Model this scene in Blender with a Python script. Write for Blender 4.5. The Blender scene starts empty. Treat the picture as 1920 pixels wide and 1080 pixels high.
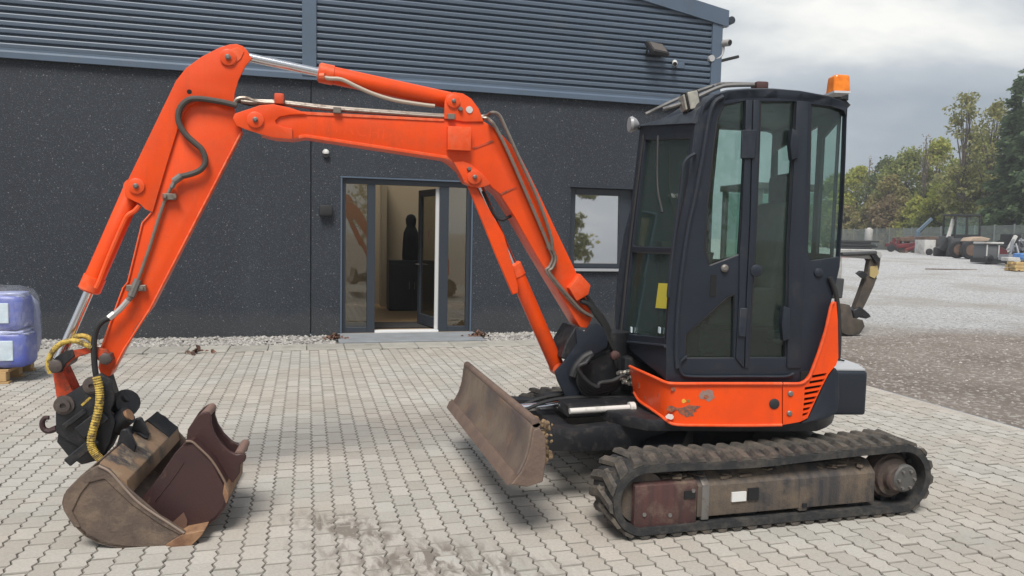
import bpy, bmesh, math, random
from mathutils import Vector as V, Matrix
random.seed(7)
PI = math.pi
SC = bpy.context.scene
COL = SC.collection

# ------------------------------------------------------------------ camera, sky, sun, exposure
TH, PT, RO, FPX = math.radians(15.4), math.radians(4.17), math.radians(1.2), 1400.0
_f0 = V((math.sin(TH), math.cos(TH), 0)); _r0 = V((math.cos(TH), -math.sin(TH), 0)); _z = V((0, 0, 1))
FW = _f0 * math.cos(PT) - _z * math.sin(PT)
_u0 = _r0.cross(FW)
RT = _r0 * math.cos(RO) + _u0 * math.sin(RO)
UP = -_r0 * math.sin(RO) + _u0 * math.cos(RO)
EYE = V((0, 0, 1.6))
cd = bpy.data.cameras.new('camera'); cam = bpy.data.objects.new('camera', cd); COL.objects.link(cam)
cam.matrix_world = Matrix(((RT.x, UP.x, -FW.x, EYE.x), (RT.y, UP.y, -FW.y, EYE.y), (RT.z, UP.z, -FW.z, EYE.z), (0, 0, 0, 1)))
cd.sensor_width = 36; cd.lens = FPX / 1920 * 36; cd.clip_end = 2000; cd.clip_start = 0.05
SC.camera = cam

SUN_EL, SUN_AZ = math.radians(57), math.radians(205)      # azimuth from +Y towards +X
w = bpy.data.worlds.new('World'); SC.world = w; w.use_nodes = True
nt = w.node_tree; N = nt.nodes; L = nt.links; N.clear()
out = N.new('ShaderNodeOutputWorld'); bg = N.new('ShaderNodeBackground'); bg.inputs['Strength'].default_value = 0.11
sky = N.new('ShaderNodeTexSky'); sky.sky_type = 'NISHITA'; sky.sun_disc = False
sky.sun_elevation = SUN_EL; sky.sun_rotation = SUN_AZ; sky.air_density = 1.3; sky.dust_density = 2.5
tc = N.new('ShaderNodeTexCoord'); mp = N.new('ShaderNodeMapping'); mp.inputs['Scale'].default_value = (1.0, 1.0, 2.6)
mp.inputs['Location'].default_value = (2.2, 8.4, 3.3)
n1 = N.new('ShaderNodeTexNoise'); n1.inputs['Scale'].default_value = 1.7; n1.inputs['Detail'].default_value = 8; n1.inputs['Roughness'].default_value = 0.55; n1.inputs['Distortion'].default_value = 0.3
cr = N.new('ShaderNodeValToRGB')
e = cr.color_ramp.elements
e[0].position = 0.40; e[0].color = (1.21, 1.39, 1.6, 1)
e[1].position = 0.68; e[1].color = (3.5, 3.47, 3.3, 1)
x = cr.color_ramp.elements.new(0.53); x.color = (1.76, 1.91, 2.09, 1)
n2 = N.new('ShaderNodeTexNoise'); n2.inputs['Scale'].default_value = 0.9; n2.inputs['Detail'].default_value = 4
cr2 = N.new('ShaderNodeValToRGB'); cr2.color_ramp.elements[0].position = 0.3; cr2.color_ramp.elements[0].color = (0.9, 0.9, 0.9, 1)
cr2.color_ramp.elements[1].position = 0.6
mx = N.new('ShaderNodeMix'); mx.data_type = 'RGBA'
L.new(tc.outputs['Generated'], mp.inputs['Vector']); L.new(mp.outputs[0], n1.inputs['Vector']); L.new(mp.outputs[0], n2.inputs['Vector'])
L.new(n1.outputs['Fac'], cr.inputs[0]); L.new(n2.outputs['Fac'], cr2.inputs[0])
dim = N.new('ShaderNodeMix'); dim.data_type = 'RGBA'; dim.blend_type = 'MULTIPLY'; dim.inputs['Factor'].default_value = 1; dim.inputs['B'].default_value = (.4, .4, .4, 1)
L.new(sky.outputs[0], dim.inputs['A']); L.new(cr2.outputs[0], mx.inputs['Factor']); L.new(dim.outputs['Result'], mx.inputs['A']); L.new(cr.outputs[0], mx.inputs['B'])
L.new(mx.outputs['Result'], bg.inputs['Color']); L.new(bg.outputs[0], out.inputs['Surface'])

sd = bpy.data.lights.new('sun', 'SUN'); sd.energy = 1.5; sd.angle = math.radians(24); sd.color = (1.0, 0.96, 0.9)
so = bpy.data.objects.new('sun', sd); COL.objects.link(so)
sdir = V((math.sin(SUN_AZ) * math.cos(SUN_EL), math.cos(SUN_AZ) * math.cos(SUN_EL), math.sin(SUN_EL)))
so.rotation_euler = sdir.to_track_quat('Z', 'Y').to_euler()
vs = SC.view_settings; vs.view_transform = 'Standard'; vs.look = 'None'; vs.gamma = 1; vs.exposure = 1.52; vs.use_curve_mapping = False
SC.cycles.max_bounces = 8; SC.cycles.transparent_max_bounces = 16

# ------------------------------------------------------------------ photo-to-place helpers
def ray(px, py): return RT * ((px - 960) / FPX) + UP * ((540 - py) / FPX) + FW
def hit(px, py, p0, n):
    d = ray(px, py); return EYE + d * ((V(p0) - EYE).dot(V(n)) / d.dot(V(n)))
def onY(px, py, Y): return hit(px, py, (0, Y, 0), (0, 1, 0))
def onZ(px, py, Z=0): return hit(px, py, (0, 0, Z), (0, 0, 1))
def depth(px, py, d): return EYE + ray(px, py) * d
UC = V((2.53, 4.46, 0)); UA = math.radians(11.4)           # slewing centre, swing of the upper body
UR = V((math.cos(UA), -math.sin(UA), 0)); UN = V((-math.sin(UA), -math.cos(UA), 0))
def onL(px, py, l): return hit(px, py, UC + UN * l, UN)
def up(a, l, z): return UC + UR * a + UN * l + V((0, 0, z))

# ------------------------------------------------------------------ materials
def _n(t, kind, **kw):
    n = t.nodes.new(kind)
    for k, v in kw.items():
        try: n.inputs[k].default_value = v
        except Exception: setattr(n, k, v)
    return n
def mixc(t, fac, a, b, mode='MIX'):
    m = t.nodes.new('ShaderNodeMix'); m.data_type = 'RGBA'; m.blend_type = mode
    for s, v in (('Factor', fac), ('A', a), ('B', b)):
        if hasattr(v, 'is_linked') or hasattr(v, 'links'): t.links.new(v, m.inputs[s])
        else: m.inputs[s].default_value = v if s == 'Factor' else (*v[:3], 1)
    return m.outputs['Result']
def ramp(t, src, p0, p1, c0=(0, 0, 0), c1=(1, 1, 1)):
    r = t.nodes.new('ShaderNodeValToRGB'); r.color_ramp.elements[0].position = p0; r.color_ramp.elements[1].position = p1
    r.color_ramp.elements[0].color = (*c0, 1); r.color_ramp.elements[1].color = (*c1, 1)
    t.links.new(src, r.inputs[0]); return r.outputs[0]
def newmat(name):
    m = bpy.data.materials.new(name); m.use_nodes = True; t = m.node_tree
    return m, t, t.nodes['Principled BSDF']
def noise(t, scale, detail=4, vec=None, rough=0.55, dist=0.0, stretch=None):
    n = _n(t, 'ShaderNodeTexNoise', Scale=scale, Detail=detail, Roughness=rough, Distortion=dist)
    if vec is None:
        vec = t.nodes.new('ShaderNodeNewGeometry').outputs['Position']
    if stretch:
        mp = t.nodes.new('ShaderNodeMapping'); mp.inputs['Scale'].default_value = stretch
        t.links.new(vec, mp.inputs['Vector']); vec = mp.outputs[0]
    t.links.new(vec, n.inputs['Vector']); return n.outputs['Fac']
def bump(t, b, h, strength, dist=0.01):
    n = _n(t, 'ShaderNodeBump', Strength=strength, Distance=dist); t.links.new(h, n.inputs['Height']); t.links.new(n.outputs[0], b.inputs['Normal'])
def mat(name, col, rough=0.5, metal=0.0, col2=None, scale=8, lo=0.35, hi=0.65, bmp=0.0, bscale=120, dirt=None, dscale=3.0, dlo=0.5, dhi=0.72, stretch=None, spec=None, island=0.0, coat=0.0):
    m, t, b = newmat(name)
    c = None
    if col2 is not None:
        c = mixc(t, ramp(t, noise(t, scale, 5, stretch=stretch), lo, hi), col, col2)
    if dirt is not None:
        d = ramp(t, noise(t, dscale, 8, rough=0.7), dlo, dhi)
        c = mixc(t, d, c if c is not None else col, dirt)
        r = t.nodes.new('ShaderNodeMix'); r.data_type = 'FLOAT'; t.links.new(d, r.inputs[0]); r.inputs[2].default_value = rough; r.inputs[3].default_value = 0.85
        t.links.new(r.outputs[0], b.inputs['Roughness'])
    else: b.inputs['Roughness'].default_value = rough
    if island:
        g = t.nodes.new('ShaderNodeNewGeometry'); oi = t.nodes.new('ShaderNodeObjectInfo')
        ad = t.nodes.new('ShaderNodeMath'); ad.operation = 'ADD'; fr = t.nodes.new('ShaderNodeMath'); fr.operation = 'FRACT'
        t.links.new(g.outputs['Random Per Island'], ad.inputs[0]); t.links.new(oi.outputs['Random'], ad.inputs[1]); t.links.new(ad.outputs[0], fr.inputs[0])
        v = ramp(t, fr.outputs[0], 0, 1, (1 - island,) * 3, (1 + island,) * 3)
        c = mixc(t, 1.0, c if c is not None else col, v, 'MULTIPLY')
    if c is None: b.inputs['Base Color'].default_value = (*col, 1)
    else: t.links.new(c, b.inputs['Base Color'])
    b.inputs['Metallic'].default_value = metal
    if spec is not None: b.inputs['Specular IOR Level'].default_value = spec
    if coat: b.inputs['Coat Weight'].default_value = coat
    if bmp: bump(t, b, noise(t, bscale, 3), bmp)
    return m
def glassmat(name, tint, spec_rough=0.02, tmix=0.0, body=(0.02, 0.03, 0.03), ior=1.5):
    m, t, b = newmat(name); t.nodes.remove(b)
    o = t.nodes['Material Output']
    tr = _n(t, 'ShaderNodeBsdfTransparent'); tr.inputs[0].default_value = (*tint, 1)
    gl = _n(t, 'ShaderNodeBsdfGlossy', Roughness=spec_rough); gl.inputs[0].default_value = (1, 1, 1, 1)
    fr = _n(t, 'ShaderNodeFresnel', IOR=ior)
    # a thin pane mirrors the same amount from both of its faces
    gm = t.nodes.new('ShaderNodeNewGeometry'); mi = t.nodes.new('ShaderNodeMix'); mi.data_type = 'FLOAT'; mi.inputs[2].default_value = ior; mi.inputs[3].default_value = 1 / ior
    t.links.new(gm.outputs['Backfacing'], mi.inputs[0]); t.links.new(mi.outputs[0], fr.inputs['IOR'])
    df = _n(t, 'ShaderNodeBsdfDiffuse'); df.inputs[0].default_value = (*body, 1)
    m0 = t.nodes.new('ShaderNodeMixShader'); m0.inputs[0].default_value = tmix
    t.links.new(tr.outputs[0], m0.inputs[1]); t.links.new(df.outputs[0], m0.inputs[2])
    m1 = t.nodes.new('ShaderNodeMixShader'); t.links.new(fr.outputs[0], m1.inputs[0]); t.links.new(m0.outputs[0], m1.inputs[1]); t.links.new(gl.outputs[0], m1.inputs[2])
    t.links.new(m1.outputs[0], o.inputs[0]); return m

ORANGE = mat('orange_paint', (0.80, 0.072, 0.004), 0.40, col2=(0.71, 0.066, 0.008), scale=3.5, lo=.4, hi=.62, dirt=(0.52, 0.066, 0.016), dscale=5, dlo=0.55, dhi=0.85, coat=0.08, spec=.35)
ORANGE_WORN = mat('worn_orange_paint', (0.60, 0.065, 0.015), 0.5, dirt=(0.09, 0.05, 0.03), dscale=22, dlo=0.45, dhi=0.7)
CHARCOAL = mat('charcoal_paint', (0.0145, 0.0195, 0.029), 0.42, col2=(0.018, 0.023, 0.033), scale=3, dirt=(0.042, 0.041, 0.042), dscale=9, dlo=0.56, dhi=0.85, spec=.35)
BLACKST = mat('black_steel', (0.012, 0.013, 0.016), 0.45, dirt=(0.06, 0.05, 0.042), dscale=14, dlo=0.52, dhi=0.8, bmp=0.15)
RUBBER = mat('track_rubber', (0.018, 0.019, 0.021), 0.75, dirt=(0.085, 0.074, 0.062), dscale=9, dlo=0.46, dhi=0.74, bmp=0.4, bscale=60)
LUGM = mat('muddy_lug_rubber', (0.04, 0.037, 0.034), 0.8, dirt=(0.135, 0.112, 0.09), dscale=9, dlo=0.40, dhi=0.68, bmp=0.4, bscale=60)
HOSE = mat('hose_rubber', (0.018, 0.018, 0.019), 0.62)
PIPE = mat('steel_pipe', (0.25, 0.22, 0.19), 0.4, 0.6, dirt=(0.14, 0.08, 0.05), dscale=20, dlo=0.5, dhi=0.8)
def edge_highlight_wear(m, col, scr, lo=.515, hi=.60, amt=.6):  # lightens convex edges as wear and painted highlights, then adds scratches
    t = m.node_tree; b = t.nodes['Principled BSDF']; old = b.inputs['Base Color'].links[0].from_socket
    g = t.nodes.new('ShaderNodeNewGeometry'); p = ramp(t, g.outputs['Pointiness'], lo, hi); nn = ramp(t, noise(t, 30, 5), .3, .6)
    mm = t.nodes.new('ShaderNodeMath'); mm.operation = 'MULTIPLY'; t.links.new(p, mm.inputs[0]); t.links.new(nn, mm.inputs[1])
    m2 = t.nodes.new('ShaderNodeMath'); m2.operation = 'MULTIPLY'; t.links.new(mm.outputs[0], m2.inputs[0]); m2.inputs[1].default_value = amt
    c = mixc(t, m2.outputs[0], old, col)
    sc = ramp(t, noise(t, 5, 9, rough=.75, dist=2.0, stretch=(1, 1, .4)), .67, .71, (0, 0, 0), (.8, .8, .8))
    t.links.new(mixc(t, sc, c, scr), b.inputs['Base Color'])
def streaks(m, col, lo=.54, hi=.78, amt=.55):
    t = m.node_tree; b = t.nodes['Principled BSDF']; old = b.inputs['Base Color'].links[0].from_socket
    f = ramp(t, noise(t, 14, 6, stretch=(1, 1, .10), rough=.65), lo, hi, (0,) * 3, (amt,) * 3)
    t.links.new(mixc(t, f, old, col), b.inputs['Base Color']); bump(t, b, noise(t, 55, 3), .04, .01)
streaks(ORANGE, (.50, .06, .018))
ORANGE_FLAT = ORANGE.copy(); ORANGE_FLAT.name = 'orange_panel_paint'
edge_highlight_wear(ORANGE, (.80, .26, .14), (.42, .085, .04), .53, .64)
edge_highlight_wear(CHARCOAL, (.06, .065, .075), (.035, .036, .04), .54, .66, .4)
CHROME = mat('chrome_rod', (0.72, 0.72, 0.74), 0.18, 1.0)
STEEL = mat('worn_steel', (0.20, 0.19, 0.18), 0.5, 0.5, dirt=(0.12, 0.08, 0.055), dscale=16)
TAN = mat('muddy_bucket_steel', (0.135, 0.094, 0.070), 0.75, col2=(0.075, 0.055, 0.045), scale=7, dirt=(0.19, 0.14, 0.10), dscale=10, dlo=0.48, dhi=0.7, bmp=0.35, bscale=70)
BEAM = mat('scraped_tan_steel', (0.24, 0.155, 0.095), 0.65, col2=(0.05, 0.045, 0.045), scale=6, lo=0.50, hi=0.60, dirt=(0.31, 0.23, 0.15), dscale=12, bmp=0.3, bscale=70)
BROWN = mat('dark_brown_paint', (0.050, 0.021, 0.0195), 0.5, col2=(0.036, 0.017, 0.017), scale=5, dirt=(0.13, 0.075, 0.05), dscale=12, dlo=0.58, dhi=0.8, bmp=0.2)
RUST = mat('bare_rusty_edge', (0.30, 0.17, 0.09), 0.7, col2=(0.16, 0.08, 0.045), scale=14, bmp=0.3)
FRAMERED = mat('weathered_red_frame', (0.085, 0.034, 0.032), 0.7, col2=(0.05, 0.026, 0.024), scale=30, stretch=(1, 1, 0.06), dirt=(0.17, 0.12, 0.09), dscale=8, dlo=0.5, dhi=0.75, bmp=0.3)
FRAMEMUD = mat('muddy_track_frame', (0.095, 0.076, 0.062), 0.8, col2=(0.036, 0.035, 0.038), scale=22, stretch=(1, 1, 0.05), dirt=(0.155, 0.115, 0.08), dscale=5, dlo=0.46, dhi=0.7, bmp=0.4)
BLADE = mat('scoured_blade_steel', (0.11, 0.085, 0.08), 0.5, 0.3, col2=(0.23, 0.175, 0.13), scale=3, dirt=(0.20, 0.125, 0.085), dscale=7, dlo=0.52, dhi=0.72, bmp=0.25, bscale=50)
BLADEEDGE = mat('rusty_blade_edge', (0.165, 0.112, 0.085), 0.7, col2=(0.12, 0.083, 0.066), scale=9, bmp=0.4, bscale=50)
YELLOW = mat('yellow_hose_guard', (0.52, 0.36, 0.06), 0.6, dirt=(0.13, 0.09, 0.04), dscale=45, dlo=0.45, dhi=0.6)
GLASS = glassmat('cab_glass', (0.84, 0.92, 0.89), tmix=0.05, body=(0.11, 0.155, 0.135), ior=1.5)
WSCREEN = glassmat('windscreen_reflection_glass', (0.80, 0.90, 0.86), tmix=0.13, body=(0.13, 0.19, 0.165), ior=1.5)  # greenish body colour stands in for the reflection on the screen
CLEAR = glassmat('added_roof_glass', (0.97, 0.97, 0.96), ior=1.2)
BGLASS = glassmat('door_glass', (0.72, 0.72, 0.68), ior=2.0)
MGLASS = glassmat('mirror_window_glass', (0.10, 0.11, 0.12), ior=9.0)
SEAT = mat('seat_cloth', (0.035, 0.045, 0.045), 0.9, col2=(0.05, 0.06, 0.058), scale=20)
PLASTIC = mat('black_plastic', (0.018, 0.018, 0.02), 0.6)
AMBER = mat('amber_lens', (0.85, 0.23, 0.01), 0.15, col2=(0.65, 0.15, 0.005), scale=25, coat=0.5)
WHITEP = mat('white_paint', (0.62, 0.62, 0.60), 0.5, dirt=(0.3, 0.28, 0.25), dscale=6)
LENS = mat('lamp_lens', (0.42, 0.40, 0.34), 0.15, col2=(0.30, 0.29, 0.26), scale=30)
STICKER = mat('yellow_sticker', (0.50, 0.45, 0.05), 0.6)
GREYST = mat('faded_sticker', (0.30, 0.14, 0.10), 0.6, col2=(0.22, 0.20, 0.19), scale=60)
MIRROR = mat('mirror_glass', (0.7, 0.72, 0.72), 0.05, 1.0)
GHOST = mat('faded_lettering', (0.79, 0.082, 0.014), 0.41)
TRIM = mat('slate_trim_sheet', (0.088, 0.122, 0.172), 0.42, col2=(0.078, 0.108, 0.152), scale=1.5, dirt=(0.09, 0.09, 0.10), dscale=3, dlo=0.6, dhi=0.9)
CLAD = mat('slate_corrugated_sheet', (0.098, 0.133, 0.182), 0.45, col2=(0.086, 0.117, 0.16), scale=0.8, stretch=(0.3, 1, 4), dirt=(0.14, 0.15, 0.16), dscale=2, dlo=0.6, dhi=0.9)
FRAME = mat('dark_window_frame', (0.028, 0.036, 0.048), 0.4)
ALU = mat('white_aluminium', (0.68, 0.68, 0.68), 0.4)
CONC = mat('pale_concrete', (0.36, 0.34, 0.30), 0.85, col2=(0.29, 0.28, 0.255), scale=5, dirt=(0.20, 0.19, 0.15), dscale=3, dlo=0.55, dhi=0.75, bmp=0.3, island=0.12)
STEPM = mat('blue_grey_step', (0.235, 0.25, 0.27), 0.8, col2=(0.19, 0.20, 0.21), scale=4, bmp=0.2)
WALLB = mat('beige_room_wall', (0.27, 0.215, 0.14), 0.9)
FLOORB = mat('wooden_floor', (0.34, 0.22, 0.11), 0.4, col2=(0.26, 0.165, 0.08), scale=3, stretch=(1, 9, 1))
MATB = mat('dark_door_mat', (0.02, 0.018, 0.018), 0.95)
BLACKC = mat('black_cloth', (0.008, 0.008, 0.009), 0.9)
DKCAB = mat('black_cabinet', (0.012, 0.012, 0.016), 0.5)
PEBBLE = mat('pale_gravel', (0.30, 0.285, 0.265), 0.85, island=0.45)
STONE2 = mat('yard_stone', (0.27, 0.25, 0.23), 0.9, island=0.5)
LEAFDRY = mat('dry_leaf', (0.11, 0.055, 0.035), 0.8, island=0.6)
WOOD = mat('pallet_wood', (0.50, 0.33, 0.15), 0.8, col2=(0.40, 0.25, 0.11), scale=6, stretch=(1, 8, 8))
BLUEB = mat('violet_blue_plastic', (0.075, 0.10, 0.42), 0.35, col2=(0.13, 0.165, 0.47), scale=4)
LABEL = mat('white_label', (0.66, 0.74, 0.80), 0.4, col2=(0.55, 0.68, 0.74), scale=14)
def filmmat():
    m, t, b = newmat('cloudy_stretch_film'); o = t.nodes['Material Output']
    b.inputs['Base Color'].default_value = (0.62, 0.64, 0.72, 1); b.inputs['Roughness'].default_value = 0.22
    bump(t, b, noise(t, 9, 5, stretch=(3, 3, 1), dist=1.2), 0.9, 0.03)
    tr = _n(t, 'ShaderNodeBsdfTransparent'); mxs = t.nodes.new('ShaderNodeMixShader')
    t.links.new(ramp(t, noise(t, 5, 5, stretch=(1, 1, 2.5)), 0.3, 0.75, (0.03,) * 3, (0.30,) * 3), mxs.inputs[0])
    t.links.new(tr.outputs[0], mxs.inputs[1]); t.links.new(b.outputs[0], mxs.inputs[2]); t.links.new(mxs.outputs[0], o.inputs[0]); return m
FILM = filmmat()

def m_paver():
    m, t, b = newmat('concrete_paver')
    g = t.nodes.new('ShaderNodeNewGeometry'); oi = t.nodes.new('ShaderNodeObjectInfo')
    ad = t.nodes.new('ShaderNodeMath'); ad.operation = 'ADD'; fr = t.nodes.new('ShaderNodeMath'); fr.operation = 'FRACT'
    t.links.new(g.outputs['Random Per Island'], ad.inputs[0]); t.links.new(oi.outputs['Random'], ad.inputs[1]); t.links.new(ad.outputs[0], fr.inputs[0])
    base = ramp(t, fr.outputs[0], 0, 1, (0.375, 0.356, 0.322), (0.455, 0.436, 0.40))
    pink = ramp(t, noise(t, 0.9, 3), 0.42, 0.62)
    c = mixc(t, pink, base, mixc(t, 1.0, base, (1.03, 0.975, 0.94), 'MULTIPLY'))
    c = mixc(t, ramp(t, noise(t, 70, 4), 0.35, 0.7), mixc(t, 1.0, c, (0.84, 0.84, 0.84), 'MULTIPLY'), c)
    big = ramp(t, noise(t, 0.55, 6, rough=0.65), 0.45, 0.72)
    c = mixc(t, big, c, mixc(t, 1.0, c, (0.88, 0.87, 0.86), 'MULTIPLY'))
    # smeared mud streaks left by the crawler tracks in front of the machine
    sx = t.nodes.new('ShaderNodeSeparateXYZ'); t.links.new(g.outputs['Position'], sx.inputs[0])
    def band(cx, cy, rx, ry, ang):
        mp = t.nodes.new('ShaderNodeMapping'); mp.vector_type = 'TEXTURE'
        mp.inputs['Location'].default_value = (cx, cy, 0); mp.inputs['Rotation'].default_value = (0, 0, ang); mp.inputs['Scale'].default_value = (rx, ry, 1)
        t.links.new(g.outputs['Position'], mp.inputs['Vector'])
        gr = t.nodes.new('ShaderNodeTexGradient'); gr.gradient_type = 'SPHERICAL'; t.links.new(mp.outputs[0], gr.inputs[0]); return gr.outputs['Fac']
    p1 = onZ(655, 990); p2 = onZ(800, 1050)
    s1 = band(p1.x, p1.y, 0.55, 0.20, -0.75); s2 = band(p2.x, p2.y, 0.85, 0.32, -0.45)
    mxm = t.nodes.new('ShaderNodeMath'); mxm.operation = 'MAXIMUM'; t.links.new(s1, mxm.inputs[0]); t.links.new(s2, mxm.inputs[1])
    st = noise(t, 15, 5, stretch=(1.0, 0.35, 1), dist=0.8)
    mm = t.nodes.new('ShaderNodeMath'); mm.operation = 'MULTIPLY'; t.links.new(mxm.outputs[0], mm.inputs[0]); t.links.new(ramp(t, st, 0.42, 0.62), mm.inputs[1])
    c = mixc(t, ramp(t, mm.outputs[0], 0.03, 0.55, (0,) * 3, (0.8,) * 3), c, (0.135, 0.112, 0.092))
    t.links.new(c, b.inputs['Base Color']); b.inputs['Roughness'].default_value = 0.85; b.inputs['Specular IOR Level'].default_value = 0.3
    bump(t, b, noise(t, 160, 4), 0.35, 0.004); return m
PAVER = m_paver()
JOINT = mat('joint_sand', (0.085, 0.077, 0.066), 0.95, col2=(0.13, 0.118, 0.10), scale=9)

def m_gravel():
    m, t, b = newmat('yard_gravel')
    g = t.nodes.new('ShaderNodeNewGeometry'); sx = t.nodes.new('ShaderNodeSeparateXYZ'); t.links.new(g.outputs['Position'], sx.inputs[0])
    # the yard is dark fines near the paving and pale crushed stone further out (border at about Y = 11)
    ad = t.nodes.new('ShaderNodeMath'); ad.operation = 'MULTIPLY_ADD'; t.links.new(noise(t, 0.45, 5), ad.inputs[0]); ad.inputs[1].default_value = 3.2; t.links.new(sx.outputs['Y'], ad.inputs[2])
    far = t.nodes.new('ShaderNodeMapRange'); t.links.new(ad.outputs[0], far.inputs[0])
    far.inputs[1].default_value = 11.6; far.inputs[2].default_value = 13.4
    fine = noise(t, 34, 8, rough=0.8)
    vo = _n(t, 'ShaderNodeTexVoronoi', Scale=24.0); t.links.new(g.outputs['Position'], vo.inputs['Vector'])
    vr = ramp(t, vo.outputs['Color'], 0.1, 0.9)
    dark = mixc(t, ramp(t, fine, 0.3, 0.7), (0.145, 0.122, 0.106), (0.33, 0.285, 0.25))
    dark = mixc(t, ramp(t, noise(t, 0.8, 6), 0.42, 0.66), dark, (0.18, 0.15, 0.13))
    pale = mixc(t, vr, (0.25, 0.25, 0.255), (0.53, 0.527, 0.525))
    pale = mixc(t, ramp(t, noise(t, 0.35, 6), 0.5, 0.7), pale, (0.30, 0.28, 0.255))
    c = mixc(t, far.outputs[0], mixc(t, ramp(t, vr, 0.7, 0.95), dark, (0.40, 0.37, 0.34)), pale)
    t.links.new(c, b.inputs['Base Color']); b.inputs['Roughness'].default_value = 0.95; b.inputs['Specular IOR Level'].default_value = 0.2
    bump(t, b, fine, 0.9, 0.03); return m
GRAVEL = m_gravel()

def m_roughcast():
    m, t, b = newmat('pebbledash_panel')
    g = t.nodes.new('ShaderNodeNewGeometry')
    def chips(scale, lo, hi):
        vo = _n(t, 'ShaderNodeTexVoronoi', Scale=scale); t.links.new(g.outputs['Position'], vo.inputs['Vector'])
        sp = t.nodes.new('ShaderNodeSeparateColor'); t.links.new(vo.outputs['Color'], sp.inputs[0])
        near = ramp(t, vo.outputs['Distance'], 0.30, 0.46, (1,) * 3, (0,) * 3)
        mm = t.nodes.new('ShaderNodeMath'); mm.operation = 'MULTIPLY'
        t.links.new(near, mm.inputs[0]); t.links.new(ramp(t, sp.outputs[0], lo, hi), mm.inputs[1]); return mm.outputs[0], vo.outputs['Distance']
    c = mixc(t, ramp(t, noise(t, 90, 4, rough=0.7), 0.35, 0.7), (0.0085, 0.012, 0.018), (0.033, 0.041, 0.057))
    c = mixc(t, ramp(t, noise(t, 0.7, 4), 0.4, 0.7), c, mixc(t, 1.0, c, (0.80, 0.82, 0.84), 'MULTIPLY'))
    sxz = t.nodes.new('ShaderNodeSeparateXYZ'); t.links.new(g.outputs['Position'], sxz.inputs[0])
    c = mixc(t, ramp(t, noise(t, 1.6, 6, stretch=(1, 1, .07)), .50, .74), c, mixc(t, 1.0, c, (1.28, 1.26, 1.22), 'MULTIPLY'))
    zz_ = t.nodes.new('ShaderNodeMath'); zz_.operation = 'MULTIPLY_ADD'; t.links.new(noise(t, 2.2, 6), zz_.inputs[0]); zz_.inputs[1].default_value = -.55; t.links.new(sxz.outputs['Z'], zz_.inputs[2])
    c = mixc(t, ramp(t, zz_.outputs[0], -.18, .16, (.30,) * 3, (0,) * 3), c, (.07, .066, .06))
    k1, d1 = chips(75.0, 0.70, 0.98); k2, d2 = chips(48.0, 0.95, 1.0)
    c = mixc(t, k1, c, (0.105, 0.115, 0.13)); c = mixc(t, k2, c, (0.19, 0.195, 0.205))
    t.links.new(c, b.inputs['Base Color']); b.inputs['Roughness'].default_value = 0.7
    bump(t, b, d1, 0.6, 0.01); return m
ROUGH = m_roughcast()

def m_leaf(name, cols, rough=0.7):
    m, t, b = newmat(name)
    g = t.nodes.new('ShaderNodeNewGeometry')
    r = t.nodes.new('ShaderNodeValToRGB'); el = r.color_ramp.elements
    el[0].color = (*cols[0], 1); el[1].color = (*cols[-1], 1)
    for i, c in enumerate(cols[1:-1]): el.new((i + 1) / (len(cols) - 1)).color = (*c, 1)
    t.links.new(g.outputs['Random Per Island'], r.inputs[0])
    t.links.new(r.outputs[0], b.inputs['Base Color']); b.inputs['Roughness'].default_value = rough; b.inputs['Specular IOR Level'].default_value = 0.2
    o = t.nodes['Material Output']; tl = _n(t, 'ShaderNodeBsdfTranslucent'); t.links.new(r.outputs[0], tl.inputs[0])
    ms = t.nodes.new('ShaderNodeMixShader'); ms.inputs[0].default_value = .52; t.links.new(b.outputs[0], ms.inputs[1]); t.links.new(tl.outputs[0], ms.inputs[2]); t.links.new(ms.outputs[0], o.inputs[0])
    return m
LF = {
 'spruce': m_leaf('spruce_needles', [(0.065, 0.105, 0.059), (0.100, 0.147, 0.079), (0.144, 0.197, 0.102)]),
 'green': m_leaf('green_leaves', [(0.179, 0.224, 0.073), (0.260, 0.294, 0.091), (0.346, 0.351, 0.125)]),
 'lime': m_leaf('yellow_green_leaves', [(0.260, 0.301, 0.068), (0.374, 0.400, 0.085), (0.476, 0.448, 0.125)]),
 'ochre': m_leaf('ochre_leaves', [(.22, .215, .085), (.29, .265, .105), (.34, .27, .125)]),
 'brown': m_leaf('brown_leaves', [(0.216, 0.168, 0.102), (0.288, 0.224, 0.130), (0.360, 0.281, 0.165)]),
 'dark': m_leaf('dark_green_leaves', [(0.100, 0.140, 0.062), (0.151, 0.190, 0.079), (0.216, 0.238, 0.102)]),
 'sparse': m_leaf('thin_autumn_leaves', [(0.202, 0.217, 0.097), (0.288, 0.287, 0.119), (0.388, 0.358, 0.148)]),
}
BARK = mat('bark', (0.11, 0.09, 0.075), 0.9, col2=(0.06, 0.05, 0.042), scale=5)

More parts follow.
